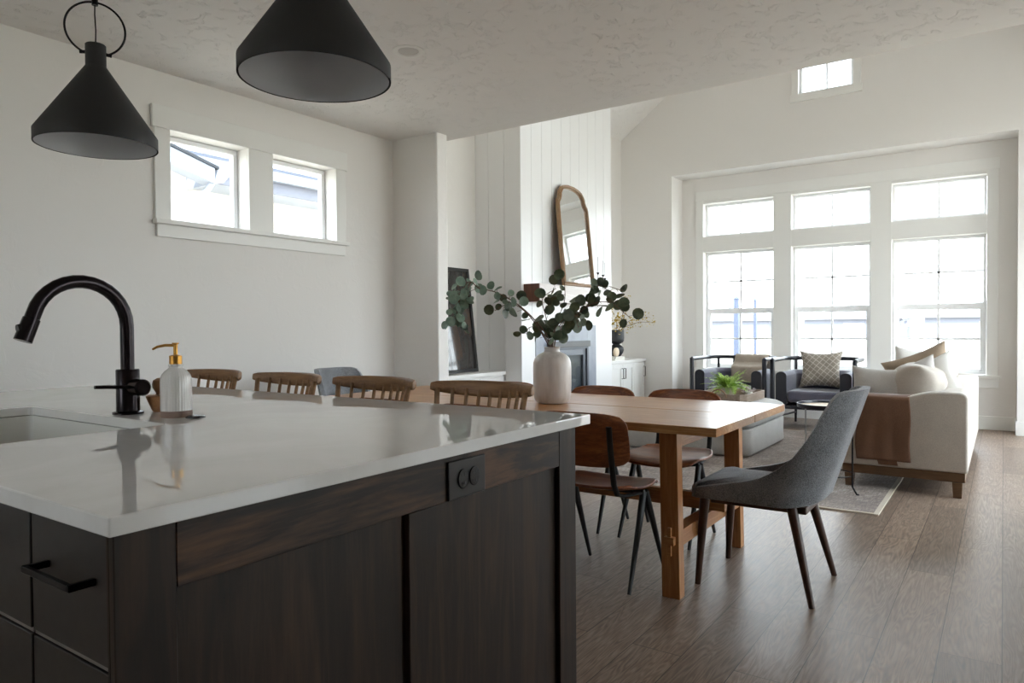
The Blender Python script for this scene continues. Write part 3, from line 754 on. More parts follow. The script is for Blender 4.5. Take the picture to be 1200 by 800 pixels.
# ------------------------------------------------------------------ pendants and recessed light
def pendant(x, y, label):
    z0 = 1.728; t = thing('pendant_lamp', label, 'pendant lamp', (x, y, KC), 0, 'black cone pendants over the island')
    o = z0 - KC
    r = .171
    mb = MB(); mb.lathe([(r, 0), (r, .036), (.031, .246), (.029, .250), (.029, .314), (.027, .316), (0, .316), (0, .312), (.025, .312), (.025, .252), (r - .004, .036), (r - .004, 0)], (0, 0, o), 64, closed=False)
    sh = mb.build('lamp_shade', 'shade_black', t, angle=40)
    MB().lathe([(r - .0045, .001), (r - .0045, .034), (.030, .239), (.0, .240)], (0, 0, o), 64).build('shade_lining', 'shade_inner', sh, angle=40)
    MB().lathe([(0, .13), (.026, .14), (.030, .165), (.018, .20), (.016, .224), (0, .224)], (0, 0, o), 24).build('bulb', 'light_lens', t)
    cz = o + .365; rr = .082
    a0 = -58
    ring = [(rr * math.cos(R(a)), 0, cz + rr * math.sin(R(a))) for a in range(-66, 247, 6)]
    ang = R(62)
    ring = [(p[0] * math.cos(ang), p[0] * math.sin(ang), p[2]) for p in ring]
    ring = [(p[0], p[1], p[2]) for p in ring]
    MB().tube(ring, .0032, 8).build('ring', 'black_metal', t)
    for s in (-1, 1):
        MB().tube([(s * .028 * math.cos(ang), s * .028 * math.sin(ang), o + .290), (s * .044 * math.cos(ang), s * .044 * math.sin(ang), o + .288)], .0055, 8).build('thumb_screw', 'black_metal', t)
    MB().tube([(0, 0, o + .314), (.003, 0, o + .36), (-.002, 0, o + .41), (0, 0, o + .448)], .0022, 8).build('cord', 'plastic_black', t)
    mb = MB(); mb.tube([(0, 0, o + .438), (0, 0, o + .46)], .009, 12); mb.tube([(0, 0, o + .458), (0, 0, -.02)], .0052, 12); mb.tube([(-.02 * math.cos(ang), -.02 * math.sin(ang), o + .462), (.02 * math.cos(ang), .02 * math.sin(ang), o + .462)], .004, 8)
    mb.build('rod', 'black_metal', t)
    MB().lathe([(0, -.022), (.02, -.022), (.06, -.012), (.062, -.001), (0, -.001)], seg=32).build('ceiling_canopy', 'black_metal', t)
pendant(-2.33, 1.10, 'black cone pendant lamp shown whole, nearer the left wall')
pendant(-1.305, 1.10, 'black cone pendant lamp cut off by the top of the photo')
t = thing('ceiling_light', 'small round white recessed light in the kitchen ceiling', 'ceiling light', (-2.80, 3.03, KC))
MB().lathe([(.092, -.0005), (.092, -.004), (.070, -.007), (.060, -.002), (.060, -.0005)], seg=40).build('trim_ring', 'trim', t)
MB().lathe([(0, -.0012), (.058, -.0012), (.058, -.0006), (0, -.0006)], seg=32).build('lens', 'light_lens', t)

# ------------------------------------------------------------------ bar stools
def stool(loc, label):
    """faces -y; back rail at local y ~ .2"""
    t = thing('bar_stool', label, 'bar stool', loc, 0, 'spindle back stools along the far side of the island')
    def seat(u, v):
        a = 2 * PI * u; rr = v
        x = .205 * rr * (abs(math.cos(a)) ** .8) * (1 if math.cos(a) >= 0 else -1); y = .19 * rr * (abs(math.sin(a)) ** .8) * (1 if math.sin(a) >= 0 else -1)
        return x, y
    mb = MB(); seg = 36; rings = []
    for rr, z in ((0.0, .648), (.5, .650), (.85, .660), (.97, .665), (1.0, .655), (.97, .640), (.8, .632), (0.0, .630)):
        if rr == 0: rings.append([mb.bm.verts.new((0, 0, z))]); continue
        rings.append([mb.bm.verts.new((*seat(k / seg, rr), z)) for k in range(seg)])
    for A, B in zip(rings, rings[1:]):
        for k in range(seg):
            k2 = (k + 1) % seg
            if len(A) == 1: mb.bm.faces.new([A[0], B[k], B[k2]])
            elif len(B) == 1: mb.bm.faces.new([A[k], A[k2], B[0]])
            else: mb.bm.faces.new([A[k], A[k2], B[k2], B[k]])
    mb.build('seat', 'stool_wood', t)
    for sx in (-1, 1):
        for sy in (-1, 1):
            MB().tube([(sx * .13, sy * .11, .635), (sx * .16, sy * .14, .33), (sx * .19, sy * .17, 0)], [.017, .020, .012], 12).build('leg', 'stool_wood', t)
    for sx in (-1, 1): MB().tube([(sx * .166, -.145, .28), (sx * .166, .145, .28)], .010, 10).build('stretcher', 'stool_wood', t)
    for sy in (-1, 1): MB().tube([(-.170, sy * .151, .22), (.170, sy * .151, .22)], .010, 10).build('footrest', 'stool_wood', t)
    n = 9
    for k in range(n):
        s = -1 + 2 * k / (n - 1); xt = s * .182; xb = s * .150
        yb = .165 - .05 * s * s; yt = .235 - .065 * s * s
        MB().tube([(xb, yb, .655), (xt, yt, .950)], [.0075, .0065] if abs(s) < .99 else [.011, .0095], 10).build('spindle', 'stool_wood', t)
    def rail(u, v):
        s = -1 + 2 * u; a = 2 * PI * v
        x = s * .208; y = .240 - .068 * s * s
        hh = .0165 + .0115 * max(0, 1 - abs(s) ** 2.2); zc0 = .956 - .008 * (1 - s * s)
        ca, sa = math.cos(a), math.sin(a)
        f = lambda c: (abs(c) ** .6) * (1 if c > 0 else -1)
        ends = 1.0 if abs(s) < .97 else .8
        return (x, y + .012 * f(ca) * ends + .18 * hh * f(sa) * .5, zc0 + hh * f(sa) * ends)
    mb = MB(); nu = 28; nv = 14
    V = [[mb.bm.verts.new(rail(i / nu, j / nv)) for j in range(nv)] for i in range(nu + 1)]
    for i in range(nu):
        for j in range(nv): mb.bm.faces.new([V[i][j], V[i + 1][j], V[i + 1][(j + 1) % nv], V[i][(j + 1) % nv]])
    mb.bm.faces.new(V[0]); mb.bm.faces.new(V[-1][::-1])
    mb.build('back_rail', 'stool_wood', t, angle=60)
    return t
s0 = stool((-2.935, 1.69, 0), 'bar stool farthest left, just right of the soap bottle')
dup(s0, (-2.415, 1.69, 0), label='second bar stool from the left, in front of bare wall')
dup(s0, (-1.915, 1.69, 0), label='third bar stool from the left, overlapping the pale grey armless chair')
dup(s0, (-1.418, 1.69, 0), label='bar stool nearest the white vase, rightmost of the four')

# ------------------------------------------------------------------ dining table
t = thing('dining_table', 'long light oak trestle dining table with split plank top', 'dining table', (-2.17, 3.305, 0))
TX = 1.235
for a, b in ((-.535, -.0035), (.0035, .535)): MB().box((-TX, a, .714), (TX, b, .750)).build('tabletop', 'table_oak', t, bevel=.002)
for sx in (-1, 1):
    xo = sx * 1.01; w = .040; xt = xo - sx * .012
    for sy in (-1, 1):
        yb = sy * .425; h = .028
        MB().hexa([(xo - w, yb - h, 0), (xo + w, yb - h, 0), (xo + w, yb + h, 0), (xo - w, yb + h, 0)], [(xt - w, yb - h, .713), (xt + w, yb - h, .713), (xt + w, yb + h, .713), (xt - w, yb + h, .713)]).build('leg', 'table_oak_z', t, bevel=.002)
    MB().box((xo - .03, -.40, .215), (xo + .03, .40, .285)).build('cross_beam', 'table_oak_y', t, bevel=.002)
    for sy in (-1, 1):
        mb = MB(); mb.box((xo - .022, -.478 if sy < 0 else .40, .232), (xo + .022, -.40 if sy < 0 else .478, .266)); mb.box((xo - .008, sy * .466 - .006, .185), (xo + .008, sy * .466 + .006, .305)); mb.build('wedged_tenon', 'table_oak', t, bevel=.001)
    MB().box((xt - .035, -.396, .64), (xt + .035, .396, .713)).build('top_bearer', 'table_oak_y', t, bevel=.002)
MB().box((-1.10, -.02, .286), (1.10, .02, .362)).build('long_stretcher', 'table_oak', t, bevel=.002)

# ------------------------------------------------------------------ plywood chairs (face +y in their own frame)
def ply_chair(loc, rz, label):
    t = thing('dining_chair', label, 'chair', loc, rz, 'plywood dining chairs with black steel frames')
    # seat: curved sheet
    def seat(u, v):
        s = -1 + 2 * u; w = .205 + .02 * math.sin(PI * min(1, v * 1.1))
        k = abs(s); y = -.20 + .42 * v
        corner = .05 * k ** 6
        y = y + corner * (1 - 2 * v) * 1.2
        z = .445 + .012 * s * s - (.028 * max(0, (v - .72) / .28) ** 2) + .012 * max(0, (.2 - v) / .2) ** 2 - .008 * math.sin(PI * v)
        return (s * w * (1 - .06 * abs(2 * v - 1) ** 6), y, z)
    MB().grid(18, 16, seat).build('seat', 'ply', t, solid=.012, bevel=.003, angle=60)
    def back(u, v):
        s = -1 + 2 * u; z = .552 + .238 * v
        hw = .222
        # rounded corners
        q = max(0, abs(2 * v - 1) - .55) / .45
        hw *= 1 - .16 * q ** 3
        y = -.232 - .16 * (z - .552) + .045 * s * s
        zz = z - .018 * abs(s) ** 4 * (1 if v > .5 else -1)
        return (s * hw, y, zz)
    MB().grid(20, 16, back).build('backrest', 'ply', t, solid=.011, bevel=.003, angle=60)
    for sx in (-1, 1):
        x = sx * .155
        pts = [(x, -.262, .735), (x, -.247, .64), (x, -.228, .55), (x, -.214, .48), (x * 1.02, -.19, .435), (x * 1.05, -.13, .418), (x * 1.1, -.02, .410), (x * 1.18, .02, .405)]
        MB().tube(pts, .0125, 10, flat=(.62, 1.1)).build('back_bracket', 'matte_black', t)
        # inverted-V legs
        MB().tube([(sx * .185, .02, .412), (sx * .19, -.03, .30), (sx * .20, -.165, .004)], [.016, .0150, .0085], 10).build('leg', 'matte_black', t)
        MB().tube([(sx * .185, .04, .412), (sx * .19, .09, .30), (sx * .20, .225, .004)], [.016, .0150, .0085], 10).build('leg', 'matte_black', t)
    mb = MB(); mb.tube([(-.185, .03, .412), (-.10, .03, .402), (.10, .03, .402), (.185, .03, .412)], .012, 10, flat=(1, .7)); mb.build('cross_bar', 'matte_black', t)
    return t
c0 = ply_chair((-1.52, 2.945, 0), 0, 'brown plywood chair nearest the camera, its back beside the island corner')
dup(c0, (-2.12, 2.945, 0), 0, 'near-side plywood chair behind the rightmost bar stool, only its back top showing')
dup(c0, (-2.72, 2.945, 0), 0, 'near-side plywood chair farthest left, behind the third and fourth bar stools')
dup(c0, (-1.53, 3.74, 0), PI, 'far-side plywood chair nearest the grey tray')
dup(c0, (-2.06, 3.74, 0), PI, 'far-side plywood chair just right of the white vase')
dup(c0, (-2.76, 3.74, 0), PI, 'far-side plywood chair mostly hidden behind the white vase')

# ------------------------------------------------------------------ upholstered head chairs (face -x in their own frame)
def tub_chair(loc, rz, label, y0=0):
    t = thing('upholstered_chair', label, 'chair', loc, rz, 'grey upholstered chairs at the table ends')
    # U-shaped plan path: from front left, round the back, to front right
    L = 72; hw = .235; xf = -.268; xb = .245; r = .165
    def plan(s):
        """s in 0..1 -> (x, y, outward normal)"""
        straight = (xb - r) - xf; arcl = PI / 2 * r; mid = 2 * (hw - r)
        tot = 2 * straight + 2 * arcl + mid; d = s * tot
        if d < straight: return xf + d, -hw, (0, -1)
        d -= straight
        if d < arcl:
            a = d / r; return xb - r + r * math.sin(a), -hw + r - r * math.cos(a), (math.sin(a), -math.cos(a))
        d -= arcl
        if d < mid: return xb, -hw + r + d, (1, 0)
        d -= mid
        if d < arcl:
            a = d / r; return xb - r + r * math.cos(a), hw - r + r * math.sin(a), (math.cos(a), math.sin(a))
        d -= arcl; return xb - r - d, hw, (0, 1)
    TP = [(-.27, .437), (-.16, .462), (-.06, .486), (.0, .508), (.05, .548), (.089, .605), (.12, .69), (.140, .775), (.158, .850), (.175, .878), (.20, .888), (.25, .892)]
    def topz(s):
        x = plan(s)[0]
        for (x0, z0), (x1, z1) in zip(TP, TP[1:]):
            if x <= x1: return z0 + (z1 - z0) * max(0, (x - x0)) / (x1 - x0)
        return TP[-1][1]
    def botz(s):
        x = plan(s)[0]; return .392 + (.028 * ((x - .08) / .165) ** 2 if x > .08 else 0)
    def P(s, v, off):
        x, y, n = plan(s); zt_, zb_ = topz(s), botz(s); z = zb_ + (zt_ - zb_) * v
        h = max(0, z - .42); k = min(1, max(0, (x + .1) / .2))
        return Vector((x + h * .325 * k + n[0] * off, y * (1 - .05 * h / .45) + n[1] * off, z))
    mb = MB(); bm = mb.bm; nv = 14
    outer = [[bm.verts.new(P(i / L, j / nv, 0)) for j in range(nv + 1)] for i in range(L + 1)]
    inner = [[bm.verts.new(P(i / L, j / nv, -.034)) for j in range(nv + 1)] for i in range(L + 1)]
    for i in range(L):
        for j in range(nv):
            bm.faces.new([outer[i][j], outer[i + 1][j], outer[i + 1][j + 1], outer[i][j + 1]]); bm.faces.new([inner[i][j], inner[i][j + 1], inner[i + 1][j + 1], inner[i + 1][j]])
        bm.faces.new([outer[i][nv], outer[i + 1][nv], inner[i + 1][nv], inner[i][nv]]); bm.faces.new([outer[i][0], inner[i][0], inner[i + 1][0], outer[i + 1][0]])
    for i in (0, L):
        for j in range(nv): bm.faces.new([outer[i][j], outer[i][j + 1], inner[i][j + 1], inner[i][j]])
    mb.build('shell', 'grey_tweed', t, bevel=.008, seg=3, angle=50)
    # seat cushion
    def sc_(s, off=-.036):
        x, y, n = plan(s); return (x + n[0] * off, y + n[1] * off)
    poly = [sc_(i / 24) for i in range(25)]
    poly = [(-.285, -.225), (-.270, -.234), (-.2695, -.2)] + poly[1:-1] + [(-.2695, .2), (-.270, .234), (-.285, .225)]
    n = len(poly)
    mb = MB(); cx = sum(p[0] for p in poly) / n; rings = []
    for k, z in ((1.0, .394), (1.0, .438), (.97, .452), (.80, .466), (.4, .475)):
        rings.append([mb.bm.verts.new((cx + (p[0] - cx) * k, p[1] * k, z)) for p in poly])
    for A, B in zip(rings, rings[1:]):
        for i in range(n): mb.bm.faces.new([A[i], A[(i + 1) % n], B[(i + 1) % n], B[i]])
    mb.bm.faces.new(rings[0][::-1]); mb.bm.faces.new(rings[-1])
    mb.build('seat', 'grey_tweed', t, angle=50)
    mb = MB(); mb.box((-.22, -.17, .362), (.19, .17, .393)); mb.build('seat_frame', 'walnut', t, bevel=.006)
    for (x0, y0_, x1, y1_) in ((-.235, -.195, -.262, -.215), (-.235, .195, -.262, .215), (.13, -.165, .225, -.235), (.13, .165, .225, .235)):
        MB().tube([(x0, y0_, .391), (x1, y1_, 0)], [.0225, .0125], 16).build('leg', 'walnut', t, angle=60)
    return t
g0 = tub_chair((-.865, 3.30, 0), 0, 'grey upholstered chair with dark wooden legs at the near right end of the table')
dup(g0, (-3.47, 3.35, 0), PI, 'grey upholstered chair at the far left end of the table, behind the bar stools')

# ------------------------------------------------------------------ vase and eucalyptus
VX, VY = -2.0, 3.27
t = tag(MB().lathe([(0, .004), (.055, 0), (.082, .004), (.096, .022), (.101, .05), (.103, .10), (.103, .19), (.101, .22), (.093, .243), (.077, .260), (.056, .270), (.043, .276), (.040, .286), (.042, .298), (.044, .302), (.038, .302), (.036, .285), (.038, .270), (.05, .25), (.09, .2), (.09, .03), (0, .02)], seg=56).build('ceramic_vase', 'vase_ceramic', loc=(VX, VY, .750)), 'tall pale glazed ceramic vase standing on the oak table', 'vase')
BR = {
'A': [(-2.004, 3.269, 1.026), (-2.011, 3.229, 1.119), (-2.059, 3.138, 1.228), (-2.117, 3.063, 1.299), (-2.179, 2.997, 1.344), (-2.232, 2.936, 1.361), (-2.276, 2.906, 1.396), (-2.312, 2.88, 1.331), (-2.333, 2.863, 1.211)],
'B': [(-2.004, 3.269, 1.026), (-2.023, 3.221, 1.11), (-2.09, 3.201, 1.211), (-2.162, 3.177, 1.276), (-2.221, 3.149, 1.282), (-2.272, 3.125, 1.25)],
'C': [(-2.004, 3.269, 1.026), (-1.995, 3.29, 1.137), (-1.993, 3.342, 1.229), (-1.991, 3.394, 1.315), (-2.01, 3.419, 1.43)],
'D': [(-2.004, 3.269, 1.026), (-1.987, 3.295, 1.136), (-1.937, 3.356, 1.238), (-1.871, 3.428, 1.321), (-1.819, 3.49, 1.387), (-1.727, 3.577, 1.355)],
'E': [(-2.004, 3.269, 1.026), (-1.969, 3.283, 1.127), (-1.892, 3.314, 1.209), (-1.8, 3.355, 1.28), (-1.712, 3.391, 1.284), (-1.622, 3.439, 1.206)],
'F': [(-2.004, 3.269, 1.026), (-2.011, 3.229, 1.1), (-2.017, 3.153, 1.155), (-2.032, 3.094, 1.156), (-2.031, 3.069, 1.12)],
'G': [(-2.004, 3.269, 1.026), (-1.96, 3.216, 1.119), (-1.9, 3.186, 1.181), (-1.822, 3.192, 1.224), (-1.79, 3.188, 1.149)],
'H': [(-2.004, 3.269, 1.026), (-2.042, 3.305, 1.127), (-2.081, 3.341, 1.212), (-2.118, 3.367, 1.318), (-2.071, 3.437, 1.376)],
'I': [(-2.004, 3.269, 1.026), (-2.018, 3.346, 1.118), (-1.981, 3.472, 1.259), (-1.924, 3.586, 1.348), (-1.904, 3.675, 1.429)],
}
BL = {'A': 'longest eucalyptus branch arching left and drooping in front of the dark picture', 'B': 'shorter eucalyptus branch reaching left below the longest one', 'C': 'upright eucalyptus branch in front of the mirror', 'D': 'eucalyptus branch reaching up and right across the mantel', 'E': 'eucalyptus branch reaching farthest right in front of the black vase', 'F': 'short eucalyptus twig hanging over the left rim of the white vase', 'G': 'short eucalyptus twig hanging over the right rim of the white vase', 'H': 'eucalyptus branch leaning left of the upright one and curling at its tip', 'I': 'slender rear eucalyptus branch ending under the candlesticks'}
def leaf(mb, c, nrm, up, r):
    """round, slightly cupped leaf centred near c, stalk side at -up"""
    nrm = nrm.normalized(); up = (up - nrm * up.dot(nrm)).normalized(); sd = up.cross(nrm)
    ctr = mb.bm.verts.new(c); k = 12; ring = []
    for i in range(k):
        a = 2 * PI * i / k; rr = r * (1 + .07 * math.cos(a) - .05 * math.cos(2 * a))
        ring.append(mb.bm.verts.new(c + up * math.cos(a) * rr + sd * math.sin(a) * rr * .92 + nrm * r * .20 * (math.sin(a) ** 2)))
    for i in range(k): mb.bm.faces.new([ctr, ring[i], ring[(i + 1) % k]])
cnt = {'A': 70, 'B': 13, 'C': 11, 'D': 18, 'E': 20, 'F': 8, 'G': 10, 'H': 14, 'I': 12}
for key, pts in BR.items():
    base = Vector((-2.004, 3.269, 1.026)); P = [Vector(p) - base for p in pts]
    t = thing('eucalyptus_branch', BL[key], 'branch', base, 0, 'eucalyptus branches in the white vase')
    jit = Vector((rnd.uniform(-.012, .012), rnd.uniform(-.012, .012), 0)); P[0] = P[0] + jit
    P = [Vector((jit.x * .5, jit.y * .5, -.16))] + P
    # smooth the path
    Q = []
    for i in range(len(P) - 1):
        p0 = P[max(i - 1, 0)]; p1 = P[i]; p2 = P[i + 1]; p3 = P[min(i + 2, len(P) - 1)]
        for s in range(5):
            u = s / 5; Q.append(.5 * ((2 * p1) + (p2 - p0) * u + (2 * p0 - 5 * p1 + 4 * p2 - p3) * u * u + (3 * p1 - p0 - 3 * p2 + p3) * u ** 3))
    Q.append(P[-1])
    mb = MB(); mb.tube(Q, [.0040 - .0026 * i / len(Q) for i in range(len(Q))], 7)
    lf = MB(); n = cnt[key]; lenq = len(Q)
    for k in range(n):
        lo = .30 if key != 'A' else .38
        u = lo + (1 - lo) * ((k + .5) / n)
        if key == 'A' and k % 3: u = .74 + .26 * rnd.random()
        i = min(int(u * (lenq - 1)), lenq - 2); c = Q[i].lerp(Q[i + 1], u * (lenq - 1) - i); tg = (Q[i + 1] - Q[i]).normalized()
        r = rnd.uniform(.020, .036) * (1.0 if key != 'A' else .82)
        side = Vector([rnd.gauss(0, 1) for _ in range(3)]); side = (side - tg * side.dot(tg)).normalized()
        if key == 'A' and u > .7: side = (side + Vector((0, 0, -.7))).normalized()
        out = (side + tg * rnd.uniform(.1, .8)).normalized(); st = rnd.uniform(.012, .03) if key != 'A' else rnd.uniform(.012, .075)
        nr = (Vector([rnd.gauss(0, .7) for _ in range(3)]) + Vector((.35, -.75, .2))).normalized()
        a = c; b = c + out * (st + r * .2); ctr = c + out * (st + r)
        if ctr.z + base.z < .80: continue
        mb.tube([a, b], .0011, 5)
        leaf(lf, ctr, nr, out, r)
    mb.build('stem', 'stem_brown', t)
    lf.build('leaves', 'eucalyptus_pale' if key == 'A' else 'eucalyptus', t, angle=80)

# ------------------------------------------------------------------ living room
t = tag(thing('area_rug', 'faded brown and cream woven rug under the sofa and ottoman', 'rug', (-2.05, 6.5, 0)), None)
MB().box((-1.40, -1.68, .001), (1.40, 1.68, .011)).build('pile', 'rug_wool', t, smooth=False)
mb = MB()
for a, b in (((-1.43, -1.71, .001), (1.43, -1.6805, .010)), ((-1.43, 1.6805, .001), (1.43, 1.71, .010)), ((-1.43, -1.68, .001), (-1.4005, 1.68, .010)), ((1.4005, -1.68, .001), (1.43, 1.68, .010))): mb.box(a, b)
tag(mb.build('bound_edge', 'rug_edge', t, smooth=False), 'cream bound edge')
RZ = .0115

def pillow(name, label, mat, loc, rot, w, h, d, group=None, corner=.10, full=.62):
    """cushion in its local XY plane, thickness along Z"""
    mb = MB(); n = 20; bm = mb.bm; seed = rnd.random() * 50
    def pt(i, j, s):
        u = -1 + 2 * i / n; v = -1 + 2 * j / n
        x = u * w / 2 * (1 - corner * (1 - v * v) * abs(u) ** 3 * 0 - corner * (1 - abs(v) ** 2) * u * u * 1.0)
        y = v * h / 2 * (1 - corner * (1 - abs(u) ** 2) * v * v)
        z = s * d / 2 * ((1 - u ** 4) * (1 - v ** 4)) ** full
        nn = noise.noise(Vector((x * 7 + seed, y * 7, s * 2)))
        return Vector((x, y, z * (1 + .22 * nn)))
    A = [[bm.verts.new(pt(i, j, 1)) for j in range(n + 1)] for i in range(n + 1)]
    B = [[A[i][j] if i in (0, n) or j in (0, n) else bm.verts.new(pt(i, j, -1)) for j in range(n + 1)] for i in range(n + 1)]
    for i in range(n):
        for j in range(n):
            bm.faces.new([A[i][j], A[i + 1][j], A[i + 1][j + 1], A[i][j + 1]]); bm.faces.new([B[i][j], B[i][j + 1], B[i + 1][j + 1], B[i + 1][j]])
    o = mb.build(name, mat, angle=70, sub=1, loc=loc); o.rotation_euler = rot
    return tag(o, label, 'pillow', group) if label else o

def aim(n, up):
    n = Vector(n).normalized(); up = Vector(up); up = (up - n * up.dot(n)).normalized(); x = up.cross(n)
    return Matrix((x, up, n)).transposed().to_euler()

def drape(name, label, mat, path, width, axis, centre, thick=.008, wave=.008, group=None, fringe=False):
    """cloth following a 2D path (a, z) and extruded along axis by width; folds grow towards the free ends"""
    P = [Vector((p[0], p[1])) for p in path]; n = len(P) - 1
    Ls = [0]
    for i in range(n): Ls.append(Ls[-1] + (P[i + 1] - P[i]).length)
    tot = Ls[-1]
    def at(u):
        d = u * tot
        for i in range(n):
            if d <= Ls[i + 1] + 1e-9:
                f = (d - Ls[i]) / max(1e-9, Ls[i + 1] - Ls[i]); return P[i].lerp(P[i + 1], f), (P[i + 1] - P[i]).normalized()
        return P[-1], (P[-1] - P[-2]).normalized()
    def fn(u, v):
        p, tg = at(u); nrm = Vector((-tg.y, tg.x)); s = (v - .5)
        k = abs(u - .5) * 2
        o = wave * k * math.sin(v * 17 + 2 * u) * .6 + wave * .5 * noise.noise(Vector((u * 5, v * 6, 1.7)))
        p = p + nrm * (o + wave * .6)
        e = s * width * (1 + .02 * math.sin(u * 9)) + .006 * math.sin(u * 13)
        q = (p.x, e, p.y) if axis == 'Y' else (e, p.x, p.y)
        return q
    o = MB().grid(48, 36, fn).build(name, mat, solid=thick, angle=80, loc=centre)
    return tag(o, label, 'throw blanket', group)

# sofa: faces -x, its end towards the camera
SXB, SXF, SYA, SYB = -.19, -.97, 5.55, 7.90
t = thing('sofa', 'cream linen sofa on wooden plinth seen from its end, facing the fireplace', 'sofa', (-.58, 6.725, 0))
ox, oy = -.58, 6.725
ya, yb_ = SYA - oy, SYB - oy
prof = [(-.39, .17), (-.39, .615)] + [(-.36 + .03 * math.cos(R(a)), .63 + .03 * math.sin(R(a))) for a in (150, 110, 90)] + [(-.20, .657), (-.10, .655), (-.02, .660), (.06, .672), (.12, .690), (.18, .702), (.24, .706), (.34, .706), (.372, .698), (.39, .675), (.39, .17)]
for a, b in ((ya, ya + .15), (yb_ - .15, yb_)):
    MB().prism(prof, XZ, a, b).build('arm', 'sofa_linen', t, bevel=.018, seg=4, angle=60)
MB().prism([(.25, .17), (.215, .66), (.235, .70), (.35, .702), (.388, .68), (.3895, .17)], XZ, ya + .151, yb_ - .151).build('back', 'sofa_linen', t, bevel=.015, seg=3, angle=60)
MB().box((-.385, ya + .151, .17), (.24, yb_ - .151, .315)).build('seat_deck', 'sofa_linen', t, bevel=.01)
for k in range(2):
    w = (SYB - SYA - .304) / 2; a = ya + .152 + k * w
    MB().box((-.40, a + .002, .318), (.20, a + w - .002, .475)).build('seat_cushion', 'sofa_linen', t, bevel=.04, seg=4, angle=60)
MB().box((-.375, ya + .02, .105), (.375, yb_ - .02, .168)).build('plinth', 'sofa_wood', t, bevel=.004)
for x in (-.36, .30):
    for y in (ya + .01, yb_ - .07): MB().hexa([(x + .006, y + .004, RZ if x < 0 else 0), (x + .056, y + .004, RZ if x < 0 else 0), (x + .056, y + .054, RZ if x < 0 else 0), (x + .006, y + .054, RZ if x < 0 else 0)], [(x, y, .1045), (x + .062, y, .1045), (x + .062, y + .06, .1045), (x, y + .06, .1045)]).build('leg', 'sofa_wood', t, bevel=.003)
for k in range(3):
    w = (SYB - SYA - .304) / 3; yc = ya + .152 + (k + .5) * w
    o = pillow('back_cushion', None, 'sofa_linen', (.055, yc, .668), (0, 0, 0), w + .01, .43, .34, corner=.03, full=.42)
    o.rotation_euler = aim((-1, 0, .24), (.24, 0, 1)); o.parent = t

# pillows on the sofa
PG = 'loose pillows piled on the sofa'
pillow('throw_pillow', 'pale grey pillow standing against the near sofa arm above the brown throw', 'pillow_pale', (-.735, 5.83, .668), aim((-.1, -1, .22), (.04, .2, 1)), .46, .40, .16, PG, .16)
pillow('throw_pillow', 'pale pillow tilted with one corner up, in the middle of the pile', 'pillow_pale', (-.555, 6.01, .70), aim((-.35, -.9, .38), (-.42, .1, 1)), .43, .41, .14, PG, .16)
pillow('throw_pillow', 'light brown pillow behind the pale ones, its corner highest', 'pillow_tan', (-.53, 6.37, .75), aim((-.25, -.9, .35), (-.40, .15, 1)), .52, .48, .14, PG, .16)
pillow('throw_pillow', 'white pillow between the light brown pillow and the puffy back cushion', 'pillow_white', (-.46, 6.17, .71), aim((-.3, -.9, .35), (-.46, .12, 1)), .46, .42, .11, PG, .16)
pillow('throw_pillow', 'white ruffled pillow at the far end of the sofa, against the window', 'pillow_white', (-.62, 7.40, .715), (R(78), R(8), R(10)), .48, .48, .16, PG)

# brown throw over the near arm
path = [(.17, .50), (.165, .655), (.14, .672), (.08, .674), (.02, .672), (-.012, .655), (-.014, .50), (-.015, .35), (-.016, .215)]
drape('throw_blanket', 'plain brown throw hanging over the near arm of the cream sofa', 'throw_brown', path, .335, 'X', (-.69, SYA, 0), .007, .004)
drape('folded_throw_end', None, 'throw_brown', [(-.006, .45), (-.0065, .185)], .12, 'X', (-.66, SYA, 0), .004, .002)
o = bpy.data.objects['folded_throw_end']; o.name = 'under_layer'; del o['category']
o.parent = bpy.data.objects['throw_blanket']; o.location = (.03, 0, 0)

# ottoman
t = thing('ottoman', 'large pale grey slipcovered ottoman behind the table, tray on top', 'ottoman', (-2.42, 6.83, RZ))
def rr_stack(levels, x, y, mat, name):
    mb = MB(); rings = []
    for e, z, r in levels:
        p = rrect(-x + e, -y + e, x - e, y - e, r, 7); rings.append([mb.bm.verts.new((a, b, z)) for a, b in p])
    for A, B in zip(rings, rings[1:]):
        n = len(A)
        for i in range(n): mb.bm.faces.new([A[i], A[(i + 1) % n], B[(i + 1) % n], B[i]])
    mb.bm.faces.new(rings[0][::-1]); mb.bm.faces.new(rings[-1]); return mb.build(name, mat, t, angle=60)
rr_stack([(.012, .012, .10), (0, .03, .10), (.004, .13, .10), (.0, .235, .10), (.006, .248, .10)], .615, .635, 'ottoman_linen', 'skirt')
rr_stack([(.03, .249, .10), (-.015, .262, .12), (-.030, .30, .13), (-.028, .35, .13), (-.012, .385, .13), (.03, .412, .13), (.10, .428, .12), (.25, .436, .10)], .60, .62, 'ottoman_linen', 'top_cushion')
OT = RZ + .4365
